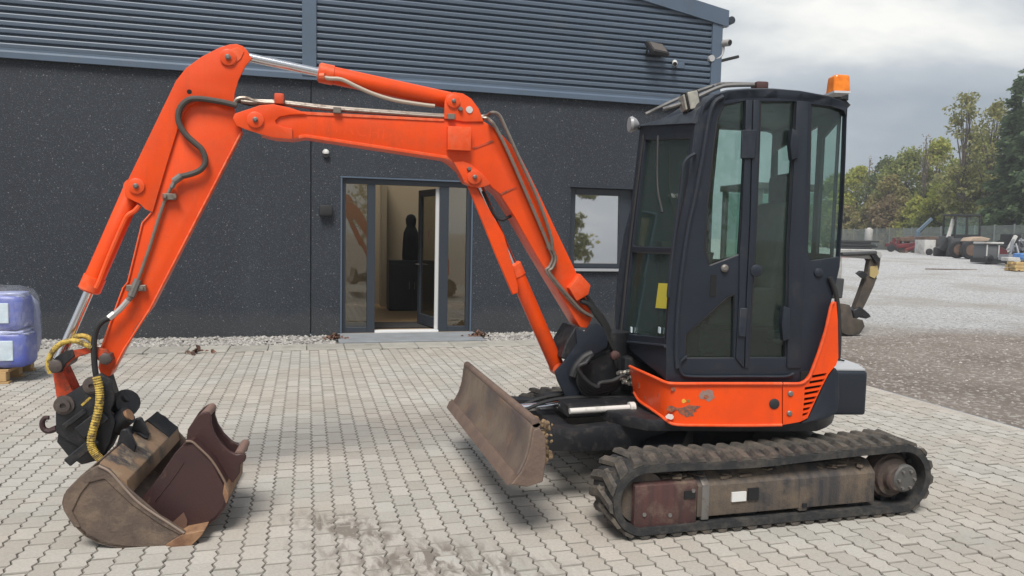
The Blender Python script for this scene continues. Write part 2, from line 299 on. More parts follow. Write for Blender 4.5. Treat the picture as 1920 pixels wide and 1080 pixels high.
# ------------------------------------------------------------------ mesh helpers
class B:
    def __init__(s): s.m = bmesh.new()
    def _add(s, pts): return [s.m.verts.new(p) for p in pts]
    def face(s, pts):
        try: return s.m.faces.new(s._add(pts))
        except ValueError: return None
    def prism(s, pts, vec):
        vec = V(vec); a = s._add(pts); b = s._add([V(p) + vec for p in pts]); n = len(a)
        s.m.faces.new(a); s.m.faces.new(b[::-1])
        for i in range(n): s.m.faces.new((a[i], b[i], b[(i + 1) % n], a[(i + 1) % n]))
        return s
    def plate(s, outer, holes, vec):
        es = []; loops = [outer] + list(holes); allv = []
        for lp in loops:
            vv = s._add(lp); allv.append(vv)
            for i in range(len(vv)): es.append(s.m.edges.new((vv[i], vv[(i + 1) % len(vv)])))
        r = bmesh.ops.triangle_fill(s.m, use_beauty=True, use_dissolve=False, edges=es)
        fs = [f for f in r['geom'] if isinstance(f, bmesh.types.BMFace)]
        ex = bmesh.ops.extrude_face_region(s.m, geom=fs)
        nv = [v for v in ex['geom'] if isinstance(v, bmesh.types.BMVert)]
        bmesh.ops.translate(s.m, verts=nv, vec=V(vec))
        return s
    def box(s, c, size, rot=None, taper=1.0):
        c = V(c); h = V(size) / 2; R = rot if rot is not None else Matrix.Identity(3)
        P = []
        for z in (-1, 1):
            k = taper if z > 0 else 1
            for x, y in ((-1, -1), (1, -1), (1, 1), (-1, 1)): P.append(c + R @ V((x * h.x * k, y * h.y * k, z * h.z)))
        v = s._add(P)
        for f in ((3, 2, 1, 0), (4, 5, 6, 7), (0, 1, 5, 4), (1, 2, 6, 5), (2, 3, 7, 6), (3, 0, 4, 7)): s.m.faces.new([v[i] for i in f])
        return s
    def bar(s, p0, p1, w, h, upv=(0, 0, 1)):
        p0 = V(p0); p1 = V(p1); d = (p1 - p0); l = d.length; d.normalize(); u = V(upv)
        if abs(d.dot(u)) > .98: u = V((1, 0, 0))
        y = u.cross(d).normalized(); z = d.cross(y)
        R = Matrix((d, y, z)).transposed()
        return s.box((p0 + p1) / 2, (l, w, h), R)
    def lathe(s, p0, ax, prof, seg=20):
        ax = V(ax).normalized(); u = ax.orthogonal().normalized(); v = ax.cross(u); rings = []
        for (t, r) in prof:
            c = V(p0) + ax * t
            rings.append([s.m.verts.new(c + (u * math.cos(2 * PI * i / seg) + v * math.sin(2 * PI * i / seg)) * max(r, 1e-4)) for i in range(seg)])
        for a, b in zip(rings, rings[1:]):
            for i in range(seg): s.m.faces.new((a[i], a[(i + 1) % seg], b[(i + 1) % seg], b[i]))
        s.m.faces.new(rings[0][::-1]); s.m.faces.new(rings[-1]); return s
    def cyl(s, p0, p1, r, r1=None, seg=16):
        p0 = V(p0); p1 = V(p1); l = (p1 - p0).length
        return s.lathe(p0, p1 - p0, [(0, r), (l, r if r1 is None else r1)], seg)
    def tube(s, pts, r, seg=8, smooth=True, sub=5):
        pts = [V(p) for p in pts]
        if smooth and len(pts) > 2:
            q = []; P = [pts[0] * 2 - pts[1]] + pts + [pts[-1] * 2 - pts[-2]]
            for i in range(1, len(P) - 2):
                for k in range(sub):
                    t = k / sub; a, b, c, d = P[i - 1], P[i], P[i + 1], P[i + 2]
                    q.append(0.5 * ((2 * b) + (c - a) * t + (2 * a - 5 * b + 4 * c - d) * t * t + (3 * b - a - 3 * c + d) * t ** 3))
            q.append(pts[-1]); pts = q
        rings = []; u = None
        for i, p in enumerate(pts):
            d = (pts[min(i + 1, len(pts) - 1)] - pts[max(i - 1, 0)]).normalized()
            u = d.orthogonal().normalized() if u is None else (u - d * u.dot(d)).normalized()
            v = d.cross(u); rr = r(i / (len(pts) - 1)) if callable(r) else r
            rings.append([s.m.verts.new(p + (u * math.cos(2 * PI * j / seg) + v * math.sin(2 * PI * j / seg)) * rr) for j in range(seg)])
        for a, b in zip(rings, rings[1:]):
            for j in range(seg): s.m.faces.new((a[j], a[(j + 1) % seg], b[(j + 1) % seg], b[j]))
        s.m.faces.new(rings[0][::-1]); s.m.faces.new(rings[-1]); return s
    def strip(s, rows, thick=None, closed=False):
        """rows of points -> quads; thick = vector or None"""
        vv = [s._add(r) for r in rows]; fs = []
        n = len(vv[0])
        for a, b in zip(vv, vv[1:]):
            for i in range(n - 1 + (1 if closed else 0)): fs.append(s.m.faces.new((a[i], a[(i + 1) % n], b[(i + 1) % n], b[i])))
        if thick is not None:
            ex = bmesh.ops.extrude_face_region(s.m, geom=fs)
            bmesh.ops.translate(s.m, verts=[v for v in ex['geom'] if isinstance(v, bmesh.types.BMVert)], vec=V(thick))
        return s
    def bevel(s, w, seg=2, ang=30):
        s.m.normal_update()
        es = [e for e in s.m.edges if len(e.link_faces) == 2 and e.calc_face_angle(0) > math.radians(ang)]
        bmesh.ops.bevel(s.m, geom=es, offset=w, segments=seg, profile=0.6, affect='EDGES', clamp_overlap=True)
        return s

def base_of(p):
    while p is not None and p.parent is not None: p = p.parent
    return V(p.location) if p is not None else V((0, 0, 0))
def obj(name, b, m, parent=None, smooth=35, label=None, cat=None, group=None, kind=None, origin=None):
    """finish a bmesh as ONE object; vertices are in world metres"""
    me = bpy.data.meshes.new(name)
    bm = b.m if isinstance(b, B) else b
    bmesh.ops.recalc_face_normals(bm, faces=bm.faces)
    off = base_of(parent) if parent is not None else (V(origin) if origin is not None else None)
    if off is not None: bmesh.ops.translate(bm, verts=bm.verts, vec=-off)
    bm.to_mesh(me); bm.free(); me.materials.append(m)
    if smooth:
        me.polygons.foreach_set('use_smooth', [True] * len(me.polygons)); me.set_sharp_from_angle(angle=math.radians(smooth))
    o = bpy.data.objects.new(name, me); COL.objects.link(o)
    if parent is not None: o.parent = parent
    elif origin is not None: o.location = origin
    tag(o, label, cat, group, kind); return o
def tag(o, label=None, cat=None, group=None, kind=None):
    for k, v in (('label', label), ('category', cat), ('group', group), ('kind', kind)):
        if v: o[k] = v
    return o
def thing(name, label, cat, loc, group=None):
    o = bpy.data.objects.new(name, None); COL.objects.link(o); o.location = loc; o.empty_display_size = 0.2
    return tag(o, label, cat, group)
def pydata(name, verts, faces, m, parent=None, kind=None, label=None, cat=None, smooth=False):
    me = bpy.data.meshes.new(name); me.from_pydata(verts, [], faces); me.materials.append(m)
    if smooth: me.polygons.foreach_set('use_smooth', [True] * len(me.polygons))
    o = bpy.data.objects.new(name, me); COL.objects.link(o)
    if parent is not None: o.parent = parent
    tag(o, label, cat, None, kind); return o
def share(name, me, parent, mw=None, loc=None):
    o = bpy.data.objects.new(name, me); COL.objects.link(o); o.parent = parent
    if mw is not None: o.matrix_local = mw
    if loc is not None: o.location = loc
    return o

# ================================================================== THE SETTING
WY = 11.67                                      # front plane of the hall
PX0, PX1, PY0, PY1 = -8.0, 5.90, 1.2, 10.24      # paved yard
def yz(x, y):
    d = math.hypot(x, y); t = min(1, max(0, (d - 16) / 34)); return 0.75 * t * t * (3 - 2 * t)
# gravel yard: one sheet to the horizon with the paving and the hall cut out of it
xs = [-420, -200, -90, -40, -20, -14, -8.0, 6.0, 7, 8, 9, 10, 12, 14, 17, 20, 24, 28, 33, 40, 48, 58, 70, 90, 130, 220, 420]
ys = [-420, -160, -60, -25, -8, 1.2, 2.5, 4, 5.5, 7, 8.5, 10, 11.7, 13, 15, 17, 20, 24, 28, 33.5, 40, 48, 58, 70, 90, 130, 220, 420, 700]
gv = [(x, y, yz(x, y)) for y in ys for x in xs]; gf = []
nx = len(xs)
for j in range(len(ys) - 1):
    for i in range(nx - 1):
        if xs[i] >= -8.0 and xs[i + 1] <= 6.0 and ys[j] >= 1.2 and ys[j + 1] <= 33.5: continue
        a = j * nx + i; gf.append((a, a + 1, a + nx + 1, a + nx))
pydata('gravel_yard', gv, gf, GRAVEL, kind='structure', smooth=True)
b = B(); b.face([(-8, 1.2, -.035), (6, 1.2, -.035), (6, 11.9, -.035), (-8, 11.9, -.035)])
paving = obj('paving', b, JOINT, kind='structure', smooth=0)
# loose stones on the yard close to the paving
rs = random.Random(3)
def stones(name, n, place, m, smin, smax, **kw):
    vv = []; ff = []
    for _ in range(n):
        x, y, z = place(); s = rs.uniform(smin, smax); a = rs.uniform(0, 6.3); k = len(vv)
        ax, ay, az = s * rs.uniform(.7, 1.2), s * rs.uniform(.6, 1.0), s * rs.uniform(.4, .8)
        for q in ((1, 0, 0), (.2, 1, .1), (-1, .1, 0), (-.1, -1, .1), (rs.uniform(-.3, .3), rs.uniform(-.3, .3), 1)):
            vv.append((x + ax * (q[0] * math.cos(a) - q[1] * math.sin(a)), y + ay * (q[0] * math.sin(a) + q[1] * math.cos(a)), z + az * q[2]))
        ff += [(k, k + 1, k + 4), (k + 1, k + 2, k + 4), (k + 2, k + 3, k + 4), (k + 3, k, k + 4)]
    return pydata(name, vv, ff, m, kind='stuff', **kw)
def yard_pt():
    y = 4 + 13 * rs.random() ** 0.9; x = 6.05 + rs.random() ** 1.3 * 12
    return x, y, yz(x, y) - .002
stones('loose_stones', 9000, yard_pt, STONE2, .008, .026, label='loose grey stones strewn over the gravel yard beside the paving', cat='stones')
def strip_pt():
    while True:
        x = rs.uniform(-8, 6.6); y = rs.uniform(10.74, 11.66)
        if not (.40 < x < 2.62): return x, y, -.03 + rs.random() * .022
stones('pebble_strip', 11000, strip_pt, PEBBLE, .016, .036, label='strip of pale pebbles along the foot of the dark wall', cat='pebbles')

# zigzag pavers: long side in Y, neighbouring columns shifted by half a stone
PW, PL, AMP, JT, JY = 0.1150, 0.1620, 0.0090, 0.0037, 0.0055
def paver_shape():
    yy = [0, PL * .125, PL * .375, PL * .625, PL * .875, PL]
    off = [0, AMP, -AMP, AMP, -AMP, 0]
    left = [(-PW / 2 + JT / 2 + o, min(max(y, JY / 2), PL - JY / 2) - PL / 2) for y, o in zip(yy, off)]
    right = [(PW / 2 - JT / 2 + o, min(max(y, JY / 2), PL - JY / 2) - PL / 2) for y, o in zip(yy, off)]
    return right + left[::-1]
PSH = paver_shape(); NP = len(PSH)
def paver_verts(cx, cy, dz, tx, ty, x_max=None):
    out = []
    for ins, z in ((0.0042, 0.0), (0.0, -0.0060), (0.0, -0.034)):
        for (x, y) in PSH:
            sx = 1 - ins / (PW / 2); sy = 1 - ins / (PL / 2)
            X = x * sx; Y = y * sy
            out.append((cx + X, cy + Y, z + dz + tx * X + ty * Y))
    return out
def paver_faces(k):
    f = [tuple(range(k, k + NP))]
    for r in (0, 1):
        for i in range(NP):
            j = (i + 1) % NP; f.append((k + r * NP + i, k + (r + 1) * NP + i, k + (r + 1) * NP + j, k + r * NP + j))
    return f
def paver_slots(me):      # the worn faces stay pale, chamfers and flanks are painted darker as joint shade
    me.materials.append(EDGESHADE); n = 1 + 2 * NP
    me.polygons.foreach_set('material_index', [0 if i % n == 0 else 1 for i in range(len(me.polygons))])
EDGESHADE = mat('sandy_edge_shade', (0.20, 0.186, 0.163), 0.95, col2=(0.27, 0.252, 0.224), scale=7, lo=.4, hi=.65)  # sandy tone darkened to paint the shade along the joints
cells = []
rp = random.Random(11)
ncol = int((PX1 - PX0) / PW)
for c in range(ncol):
    cx = PX1 - PW * (c + .5); y = PY0 + (PL / 2 if c % 2 else 0) + PL / 2
    while y + PL / 2 <= PY1 + .01:
        cells.append((cx, y, rp.gauss(0, .0016), rp.gauss(0, .006), rp.gauss(0, .006))); y += PL
def seen(cx, cy):
    v = V((cx, cy, 0)) - EYE; d = v.dot(FW); px = 960 + FPX * v.dot(RT) / d; py = 540 - FPX * v.dot(UP) / d
    return -30 < px < 1950 and py < 1100 and not (1210 < px < 1660 and py < 955) and not (190 < px < 330 and py < 1020)
big = sorted([c for c in cells if seen(c[0], c[1])], key=lambda c: c[0] ** 2 + c[1] ** 2)[:300]
bigset = set((c[0], c[1]) for c in big)
shared = []
for i in range(6):
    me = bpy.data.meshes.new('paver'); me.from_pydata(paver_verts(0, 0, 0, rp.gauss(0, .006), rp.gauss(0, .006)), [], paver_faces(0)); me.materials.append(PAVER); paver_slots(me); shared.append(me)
for i, c in enumerate(big): share('paver', shared[i % 6], paving, loc=(c[0], c[1], c[2]))
vv = []; ff = []
for c in cells:
    if (c[0], c[1]) in bigset: continue
    k = len(vv); vv += paver_verts(*c); ff += paver_faces(k)
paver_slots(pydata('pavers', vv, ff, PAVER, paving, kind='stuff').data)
# straight border stones at the gravel edge, square slabs along the hall
def block_mesh(name, sx, sy, sz, m, bev=.006):
    b = B(); b.box((0, 0, -sz / 2), (sx, sy, sz)); b.bevel(bev, 1); me = bpy.data.meshes.new(name); bmesh.ops.recalc_face_normals(b.m, faces=b.m.faces); b.m.to_mesh(me); b.m.free(); me.materials.append(m); return me
em = block_mesh('border_stone', .085, .205, .034, PAVER)
y = PY0 + .1
while y < PY1 + .45: share('border_stone', em, paving, loc=(5.947, y, rp.gauss(.001, .001))); y += .21
sm = block_mesh('edging_slab', .492, .475, .034, CONC, .008)
x = -7.75
while x < 5.8:
    share('edging_slab', sm, paving, loc=(x, 10.487, .002 + rp.gauss(0, .0015))); x += .5

# ------------------------------------------------------------------ the hall
XL, XR, ZC, YB = -16.0, 6.80, 3.82, 33.0
hall = thing('warehouse', 'dark grey hall with pebbledash lower wall and slate corrugated gable behind the excavator', 'building', ((XL + XR) / 2, 22, 0))
APX = -4.6
def roofz(x): return 5.30 + (XR - x) * 0.178 if x > APX else 5.30 + (XR - APX) * 0.178 - (APX - x) * 0.178
D0, D1, DZ = 0.50, 2.535, 2.395          # door opening
W0, W1, WZ0, WZ1 = 4.185, 5.34, 1.045, 2.385   # window opening
SEAM = 0.056
def rect(x0, x1, z0, z1, y): return [(x0, y, z0), (x1, y, z0), (x1, y, z1), (x0, y, z1)]
for x0, x1 in ((-16.0, -11.97), (-11.955, -5.965), (-5.95, SEAM - .008)):
    b = B(); b.prism(rect(x0, x1, -.02, ZC, WY), (0, .30, 0)); obj('wall_panel', b, ROUGH, hall)
b = B()
outer = [(SEAM + .008, WY, -.02), (D0, WY, -.02), (D0, WY, DZ), (D1, WY, DZ), (D1, WY, -.02), (XR, WY, -.02), (XR, WY, ZC), (SEAM + .008, WY, ZC)]
b.plate(outer, [rect(W0, W1, WZ0, WZ1, WY)], (0, .30, 0)); obj('wall_panel', b, ROUGH, hall)
b = B(); b.box((SEAM, WY + .2, 1.9), (.014, .2, 3.8)); obj('panel_joint', b, FRAME, hall)
# corrugated gable: one sheet per bay, modelled ribs
def cladding(x0, x1):
    pitch = 0.098; prof = [(0.0, 0.0), (0.014, -.003), (0.044, -.006), (0.056, .000), (0.062, .046), (0.088, .050), (0.098, 0.0)]
    zz = []; z = ZC + .12
    while z < 9.5:
        zz += [(z + a, o) for a, o in prof[:-1]]; z += pitch
    b = B(); prev = None
    for z, o in zz:
        # clip to the roof line
        xa, xb = x0, x1
        if xb > APX: 
            lim = XR - (z - 5.26) / .178
            xb = min(xb, lim)
        if xa < APX:
            lim = 2 * APX - XR + (z - 5.26) / .178
            xa = max(xa, lim)
        if xb - xa < .02: break
        row = [b.m.verts.new((xa, WY - .052 + o, z)), b.m.verts.new((xb, WY - .052 + o, z))]
        if prev: b.m.faces.new((prev[0], prev[1], row[1], row[0]))
        prev = row
    obj('cladding_sheet', b, CLAD, hall, smooth=30)
PIL = 0.031
for x0, x1 in ((-16, -12.02), (-12.0, -8.02), (-8.0, -4.02), (-4.0, PIL - .10), (PIL + .10, XR - .16)): cladding(x0, x1)
b = B(); b.box((-4.6, WY + .14, 6.5), (22.6, .16, 5.3)); 
bm = b.m; bmesh.ops.delete(bm, geom=bm.verts[:], context='VERTS')
b.prism([(XL, WY + .06, ZC), (XR, WY + .06, ZC), (XR, WY + .06, 5.28), (APX, WY + .06, roofz(APX) - .02), (XL, WY + .06, roofz(XL) - .02)], (0, .2, 0)); obj('gable_backing', b, FRAME, hall)
b = B(); b.prism([(XL, WY, ZC + .002), (XL, WY - .065, ZC - .025), (XL, WY - .075, ZC - .02), (XL, WY - .075, ZC + .055), (XL, WY - .050, ZC + .085), (XL, WY - .050, ZC + .135), (XL, WY, ZC + .135)], (XR - XL, 0, 0)); obj('drip_flashing', b, TRIM, hall)
def column_trim(x, w, top):
    b = B(); b.box((x, WY - .045, (ZC + .03 + top) / 2), (w, .085, top - ZC - .03)); b.bevel(.006, 1); obj('pilaster_trim', b, TRIM, hall)
column_trim(PIL, .205, roofz(PIL) - .05)
column_trim(XR - .082, .19, 5.28)
column_trim(-7.99 , .205, roofz(-8) - .05)
# roof slabs with verge trim, plus an added glazed gap to light the room
for sgn, xe in ((1, XR + .10), (-1, XL - .1)):
    z0 = roofz(XR) - .02 if sgn > 0 else roofz(XL) - .02; zr = roofz(APX) + .0
    for y0, y1 in ((WY - .02, WY + 1.3), (WY + 4.3, YB)):
        b = B(); b.prism([(xe, y0, z0), (APX, y0, zr), (APX, y0, zr + .16), (xe, y0, z0 + .16)], (0, y1 - y0, 0)); obj('roof', b, TRIM, hall)
    b = B(); b.prism([(xe, WY + 1.3, z0 + .08), (APX, WY + 1.3, zr + .08), (APX, WY + 1.3, zr + .09), (xe, WY + 1.3, z0 + .09)], (0, 3.0, 0)); obj('added_roof_light', b, CLEAR, hall, smooth=0)
    b = B(); b.prism([(xe + .005 * sgn, WY - .11, z0 - .10), (APX, WY - .11, zr - .10), (APX, WY - .11, zr + .17), (xe + .005 * sgn, WY - .11, z0 + .17)], (0, .085, 0)); obj('verge_trim', b, TRIM, hall)
b = B(); b.box((XR - .1, (WY + YB) / 2 + .15, 1.9), (.2, YB - WY - .3, 3.83)); obj('side_wall', b, ROUGH, hall)
b = B(); b.box((XR - .1, (WY + YB) / 2 + .15, 4.52), (.18, YB - WY - .32, 1.38)); obj('side_cladding', b, TRIM, hall)
b = B(); b.box(((XL + XR) / 2, YB - .1, 2.6), (XR - XL, .2, 5.2)); obj('rear_wall', b, TRIM, hall)
b = B(); b.box((XL + .1, (WY + YB) / 2 + .15, 2.5), (.2, YB - WY - .3, 5.0)); obj('side_wall', b, TRIM, hall)
# gutter end on the corner
b = B(); b.cyl((XR + .17, WY - .1, 5.30), (XR + .17, YB, 5.28), .065, seg=12); b.box((XR + .12, WY - .04, 5.32), (.16, .1, .05)); obj('gutter', b, FRAME, hall)

# entrance: frame, sidelights, open leaf, sill
def member(name, x0, x1, z0, z1, y, dpt, m, par, bev=.004):
    b = B(); b.box(((x0 + x1) / 2, y + dpt / 2, (z0 + z1) / 2), (x1 - x0, dpt, z1 - z0)); b.bevel(bev, 1); return obj(name, b, m, par)
xa = [onY(p, 500, WY + .06).x for p in (648, 688, 703, 823, 840, 874)]
DF = WY + .05; b = B()
for x0, x1, z0, z1 in ((D0, xa[0], 0.0, DZ), (xa[1], xa[2], 0.0, DZ - .085), (xa[3], xa[4], 0.0, DZ - .085), (xa[5], D1, 0.0, DZ), (xa[0], xa[5], DZ - .085, DZ),
                       (xa[0], xa[1], 0.0, .10), (xa[4], xa[5], 0.0, .10)):
    b.box(((x0 + x1) / 2, DF + .045, (z0 + z1) / 2), (x1 - x0 - .001, .09, z1 - z0 - .001))
b.bevel(.004, 1); dframe = obj('door_frame', b, FRAME, hall)
b = B(); b.box((D0 + .004, WY - .004, 1.19), (.022, .02, 2.42)); b.box((D1 - .004, WY - .004, 1.19), (.022, .02, 2.42)); b.box((1.517, WY - .004, DZ + .008), (2.06, .03, .022)); obj('frame_trim', b, TRIM, hall)
for x0, x1 in ((xa[0], xa[1]), (xa[4], xa[5])):
    b = B(); b.box(((x0 + x1) / 2, DF + .05, 1.205), (x1 - x0 - .006, .012, 2.20)); obj('sidelight_pane', b, BGLASS, hall, smooth=0)
b = B(); b.box(((xa[2] + xa[3]) / 2, DF + .05, .022), (xa[3] - xa[2], .16, .044)); b.bevel(.005, 1); obj('door_sill', b, ALU, hall)
# leaf hung on the right, swung inward
hx, hy = xa[3] - .012, DF + .10
la = math.radians(77)      # leaf direction
ld = V((-math.cos(la), math.sin(la), 0)); ln = V((ld.y, -ld.x, 0)); LW = .86
def leafpt(t, n, z): return V((hx, hy, 0)) + ld * t + ln * n + V((0, 0, z))
def leafbox(b, t0, t1, z0, z1, n0=0, n1=.06):
    b.box(leafpt((t0 + t1) / 2, (n0 + n1) / 2, (z0 + z1) / 2), (t1 - t0, n1 - n0, z1 - z0), Matrix((ld, ln, _z)).transposed())
b = B(); leafbox(b, .0, .10, .05, 2.29); leafbox(b, LW - .10, LW, .05, 2.29); leafbox(b, .1, LW - .1, 2.18, 2.29); leafbox(b, .1, LW - .1, .05, .22)
b.bevel(.004, 1); leaf = obj('door', b, FRAME, hall, label='glazed door leaf swung open into the room')
b = B(); leafbox(b, .1, LW - .1, .22, 2.18, .022, .034); obj('pane', b, BGLASS, leaf, smooth=0)
b = B(); leafbox(b, -.035, -.002, .05, 2.29, -.045, .062); obj('white_edge', b, ALU, leaf)
b = B()
for s in (-.05, .11): b.cyl(leafpt(LW - .05, .03, 1.05), leafpt(LW - .05, s, 1.05), .012, seg=10); b.cyl(leafpt(LW - .05, s, 1.05), leafpt(LW - .18, s, 1.05), .012, seg=10)
obj('handle', b, STEEL, leaf)
# red cross-shaped sticker ghost on the leaf glass
b = B(); leafbox(b, .40, .44, 1.45, 1.62, .016, .020); obj('sticker', b, mat('faded_red_sticker', (.14, .06, .045), .6), leaf)
# step slab
b = B(); b.box(((.44 + 2.58) / 2, 11.23, -.01), (2.14, .92, .05)); b.bevel(.008, 1); obj('door_step', b, STEPM, hall)
# the room behind the door
RY0, RY1, RX0, RX1, RZ = WY + .30, WY + 4.6, -.6, 4.0, 2.75
b = B(); b.box(((RX0 + RX1) / 2, (RY0 + RY1) / 2, 0.0), (RX1 - RX0, RY1 - RY0, .03)); b.box(((D0 + D1) / 2, WY + .155, 0.0), (D1 - D0, .285, .028)); obj('room_floor', b, FLOORB, hall)
b = B(); b.box(((RX0 + RX1) / 2, RY1 + .05, RZ / 2), (RX1 - RX0, .1, RZ)); b.box((RX0 - .05, (RY0 + RY1) / 2, RZ / 2), (.1, RY1 - RY0, RZ)); b.box((RX1 + .05, (RY0 + RY1) / 2, RZ / 2), (.1, RY1 - RY0, RZ)); b.box(((RX0 + RX1) / 2, RY0 + .4, RZ + .05), (RX1 - RX0 + .2, .8, .1)); b.box(((RX0 + RX1) / 2, RY1 + .05, RZ + 1.0), (RX1 - RX0, .1, 2.0))  # ceiling mostly left open so the added roof gap lights the room
obj('room_wall', b, WALLB, hall)
b = B(); q = onY(718, 480, RY1 - .3); b.box((q.x, RY1 - .3, RZ / 2), (.10, .5, RZ)); obj('wall_return', b, WALLB, hall)
b = B(); b.box((1.30, WY + .85, .028), (1.5, .75, .02)); obj('door_mat', b, MATB, origin=(1.3, WY + .85, .02), label='dark mat on the floor just inside the entrance', cat='mat')
c0 = onY(730, 460, WY + 3.2); c1 = onY(769, 522, WY + 3.2)
t = thing('cabinet', 'low black cabinet standing in the room beyond the open door', 'cabinet', (c0.x + .4, WY + 3.4, .015))
b = B(); b.box(((c0.x + .45), WY + 3.42, .52), (.9, .44, 1.0)); b.bevel(.01, 1); obj('body', b, DKCAB, t)
for k in (0, 1):
    b = B(); b.box((c0.x + .23 + .44 * k, WY + 3.19, .5), (.42, .02, .9)); b.bevel(.004, 1); dd = obj('door', b, DKCAB, t)
    b = B(); b.cyl((c0.x + .40 + .1 * k, WY + 3.165, .45), (c0.x + .40 + .1 * k, WY + 3.165, .6), .008, seg=8); obj('handle', b, STEEL, dd)
q = onY(768, 425, WY + 3.4)
b = B(); b.lathe((q.x + .03, WY + 3.42, 1.025), (0, 0, 1), [(0, .17), (.1, .175), (.35, .165), (.55, .15), (.64, .11), (.68, .09), (.74, .105), (.82, .11), (.89, .08), (.92, .03)], 18)
for v in b.m.verts: v.co.y = (v.co.y - WY - 3.42) * .6 + WY + 3.42
obj('display_bust', b, BLACKC, origin=(q.x + .03, WY + 3.42, 1.025), label='black rounded bust standing on the black cabinet indoors', cat='bust')

# window
WG = WY + .13
g0 = onY(1077, 430, WG).x; g1 = onY(1160, 430, WG).x; gz0 = onY(1120, 494, WG).z; gz1 = onY(1120, 366, WG).z
b = B()
for x0, x1, z0, z1 in ((W0 + .004, g0, WZ0 + .004, WZ1 - .004), (g1, W1 - .004, WZ0 + .004, WZ1 - .004), (g0, g1, WZ0 + .004, gz0), (g0, g1, gz1, WZ1 - .004)):
    b.box(((x0 + x1) / 2, WG + .02, (z0 + z1) / 2), (x1 - x0 - .001, .08, z1 - z0 - .001))
b.bevel(.004, 1); win = obj('window', b, FRAME, hall)
b = B(); b.box(((g0 + g1) / 2, WG + .02, (gz0 + gz1) / 2), (g1 - g0, .008, gz1 - gz0), Matrix.Rotation(math.radians(-1.1), 3, 'X')); obj('pane', b, MGLASS, win, smooth=0)
b = B(); b.box(((W0 + W1) / 2, WY - .01, WZ0 - .012), (W1 - W0 + .06, .10, .022)); b.box(((W0 + W1) / 2, WY - .055, WZ0 - .022), (W1 - W0 + .06, .012, .04)); obj('sill', b, mat('pale_sill', (.33, .34, .36), .5), win)
b = B(); b.box(((W0 + W1) / 2, WY - .006, WZ1 + .008), (W1 - W0 + .04, .022, .02)); obj('head_trim', b, FRAME, win)
b = B(); b.box(((W0 + W1) / 2, WY + .9, 1.7), (W1 - W0 - .06, .02, 1.3)); obj('blind', b, PLASTIC, win)

# things fixed to the hall
def wallthing(name, label, cat, px, py, off=0): q = onY(px, py, WY + off); return thing(name, label, cat, q), q
t, q = wallthing('floodlight', 'black floodlight with a brownish lens tilted down on the corrugated wall', 'floodlight', 1232, 92, -.2)
R = Matrix.Rotation(math.radians(-42), 3, 'X') @ Matrix.Identity(3)
R = Matrix.Rotation(math.radians(18), 3, 'Z') @ R
b = B(); b.box(q, (.36, .08, .27), R); b.bevel(.012, 2); obj('housing', b, PLASTIC, t)
b = B(); b.box(q + R @ V((0, -.044, 0)), (.29, .008, .20), R); obj('lens', b, mat('brown_lens', (.13, .115, .105), .2), t)
b = B(); b.bar(q + V((-.17, .02, -.02)), q + V((-.12, .16, -.09)), .03, .015); b.bar(q + V((.17, .02, -.02)), q + V((.12, .16, -.09)), .03, .015); b.bar(q + V((-.13, .155, -.09)), q + V((.13, .155, -.09)), .03, .015); obj('bracket', b, PLASTIC, t)
t, q = wallthing('security_camera', 'small white bullet camera under the floodlight on the corrugated wall', 'camera', 1266, 119, -.14)
b = B(); b.cyl(q + V((.02, .06, .035)), q + V((-.05, -.09, -.03)), .042, seg=14); b.bevel(.006, 1); obj('body', b, WHITEP, t)
b = B(); b.cyl(q + V((-.051, -.092, -.031)), q + V((-.054, -.098, -.034)), .034, seg=14); obj('lens', b, PLASTIC, t)
b = B(); b.box(q + V((.13, .085, -.01)), (.16, .05, .10)); b.bevel(.008, 1); b.cyl(q + V((.02, .05, .02)), q + V((.10, .08, .0)), .014, seg=8); obj('junction_box', b, TRIM, t)
q = onY(1360, 82, WY - .1); t = thing('security_camera', 'white camera on an upright bracket at the hall corner', 'camera', q)
b = B(); b.cyl(q + V((-.04, .10, .02)), q + V((.03, -.09, .0)), .058, seg=14); b.bevel(.006, 1); obj('body', b, mat('grey_camera', (.32, .31, .30), .5), t)
b = B(); b.cyl(q + V((.031, -.092, -.001)), q + V((.034, -.10, -.003)), .046, seg=14); obj('lens', b, PLASTIC, t)
b = B(); b.tube([q + V((-.01, .03, -.05)), q + V((-.03, .03, -.16)), q + V((-.10, .03, -.24)), q + V((-.22, .04, -.26))], .022, 8); b.cyl(q + V((-.24, .0, -.26)), q + V((-.24, .09, -.26)), .055, seg=12); obj('bracket', b, mat('grey_bracket', (.42, .42, .42), .5), t)
q = onY(1362, 112, WY - .05); t = thing('lamp_arm', 'thin dark lamp bar sticking out from the hall corner under the camera', 'lamp', q)
a0 = onY(1336, 118, WY - .05); a1 = onY(1385, 106, WY - .05)
b = B(); b.bar(a0, a1, .05, .05); b.bevel(.01, 1); obj('bar', b, PLASTIC, t)
b = B(); b.box(a0 + V((.0, .02, 0)), (.1, .08, .08)); obj('mount', b, FRAME, t)
b = B(); b.box(a1 + V((-.1, 0, -.03)), (.16, .04, .012)); obj('lens', b, LENS, t)
t, q = wallthing('door_lamp', 'small white rounded wall sensor above and left of the entrance', 'sensor', 611, 284, -.05)
b = B(); b.lathe(q + V((0, .03, -.02)), (0, -.3, 1), [(0, .052), (.02, .05), (.045, .035), (.058, .01)], 14); obj('dome', b, WHITEP, t)
b = B(); b.cyl(q + V((0, .05, -.035)), q + V((0, -.0, -.035)), .05, seg=14); obj('base', b, PLASTIC, t)
t, q = wallthing('wall_box', 'small black box on the dark wall left of the entrance', 'box', 611, 394, -.05)
b = B(); b.box(q, (.19, .1, .15)); b.bevel(.015, 2); obj('housing', b, PLASTIC, t)
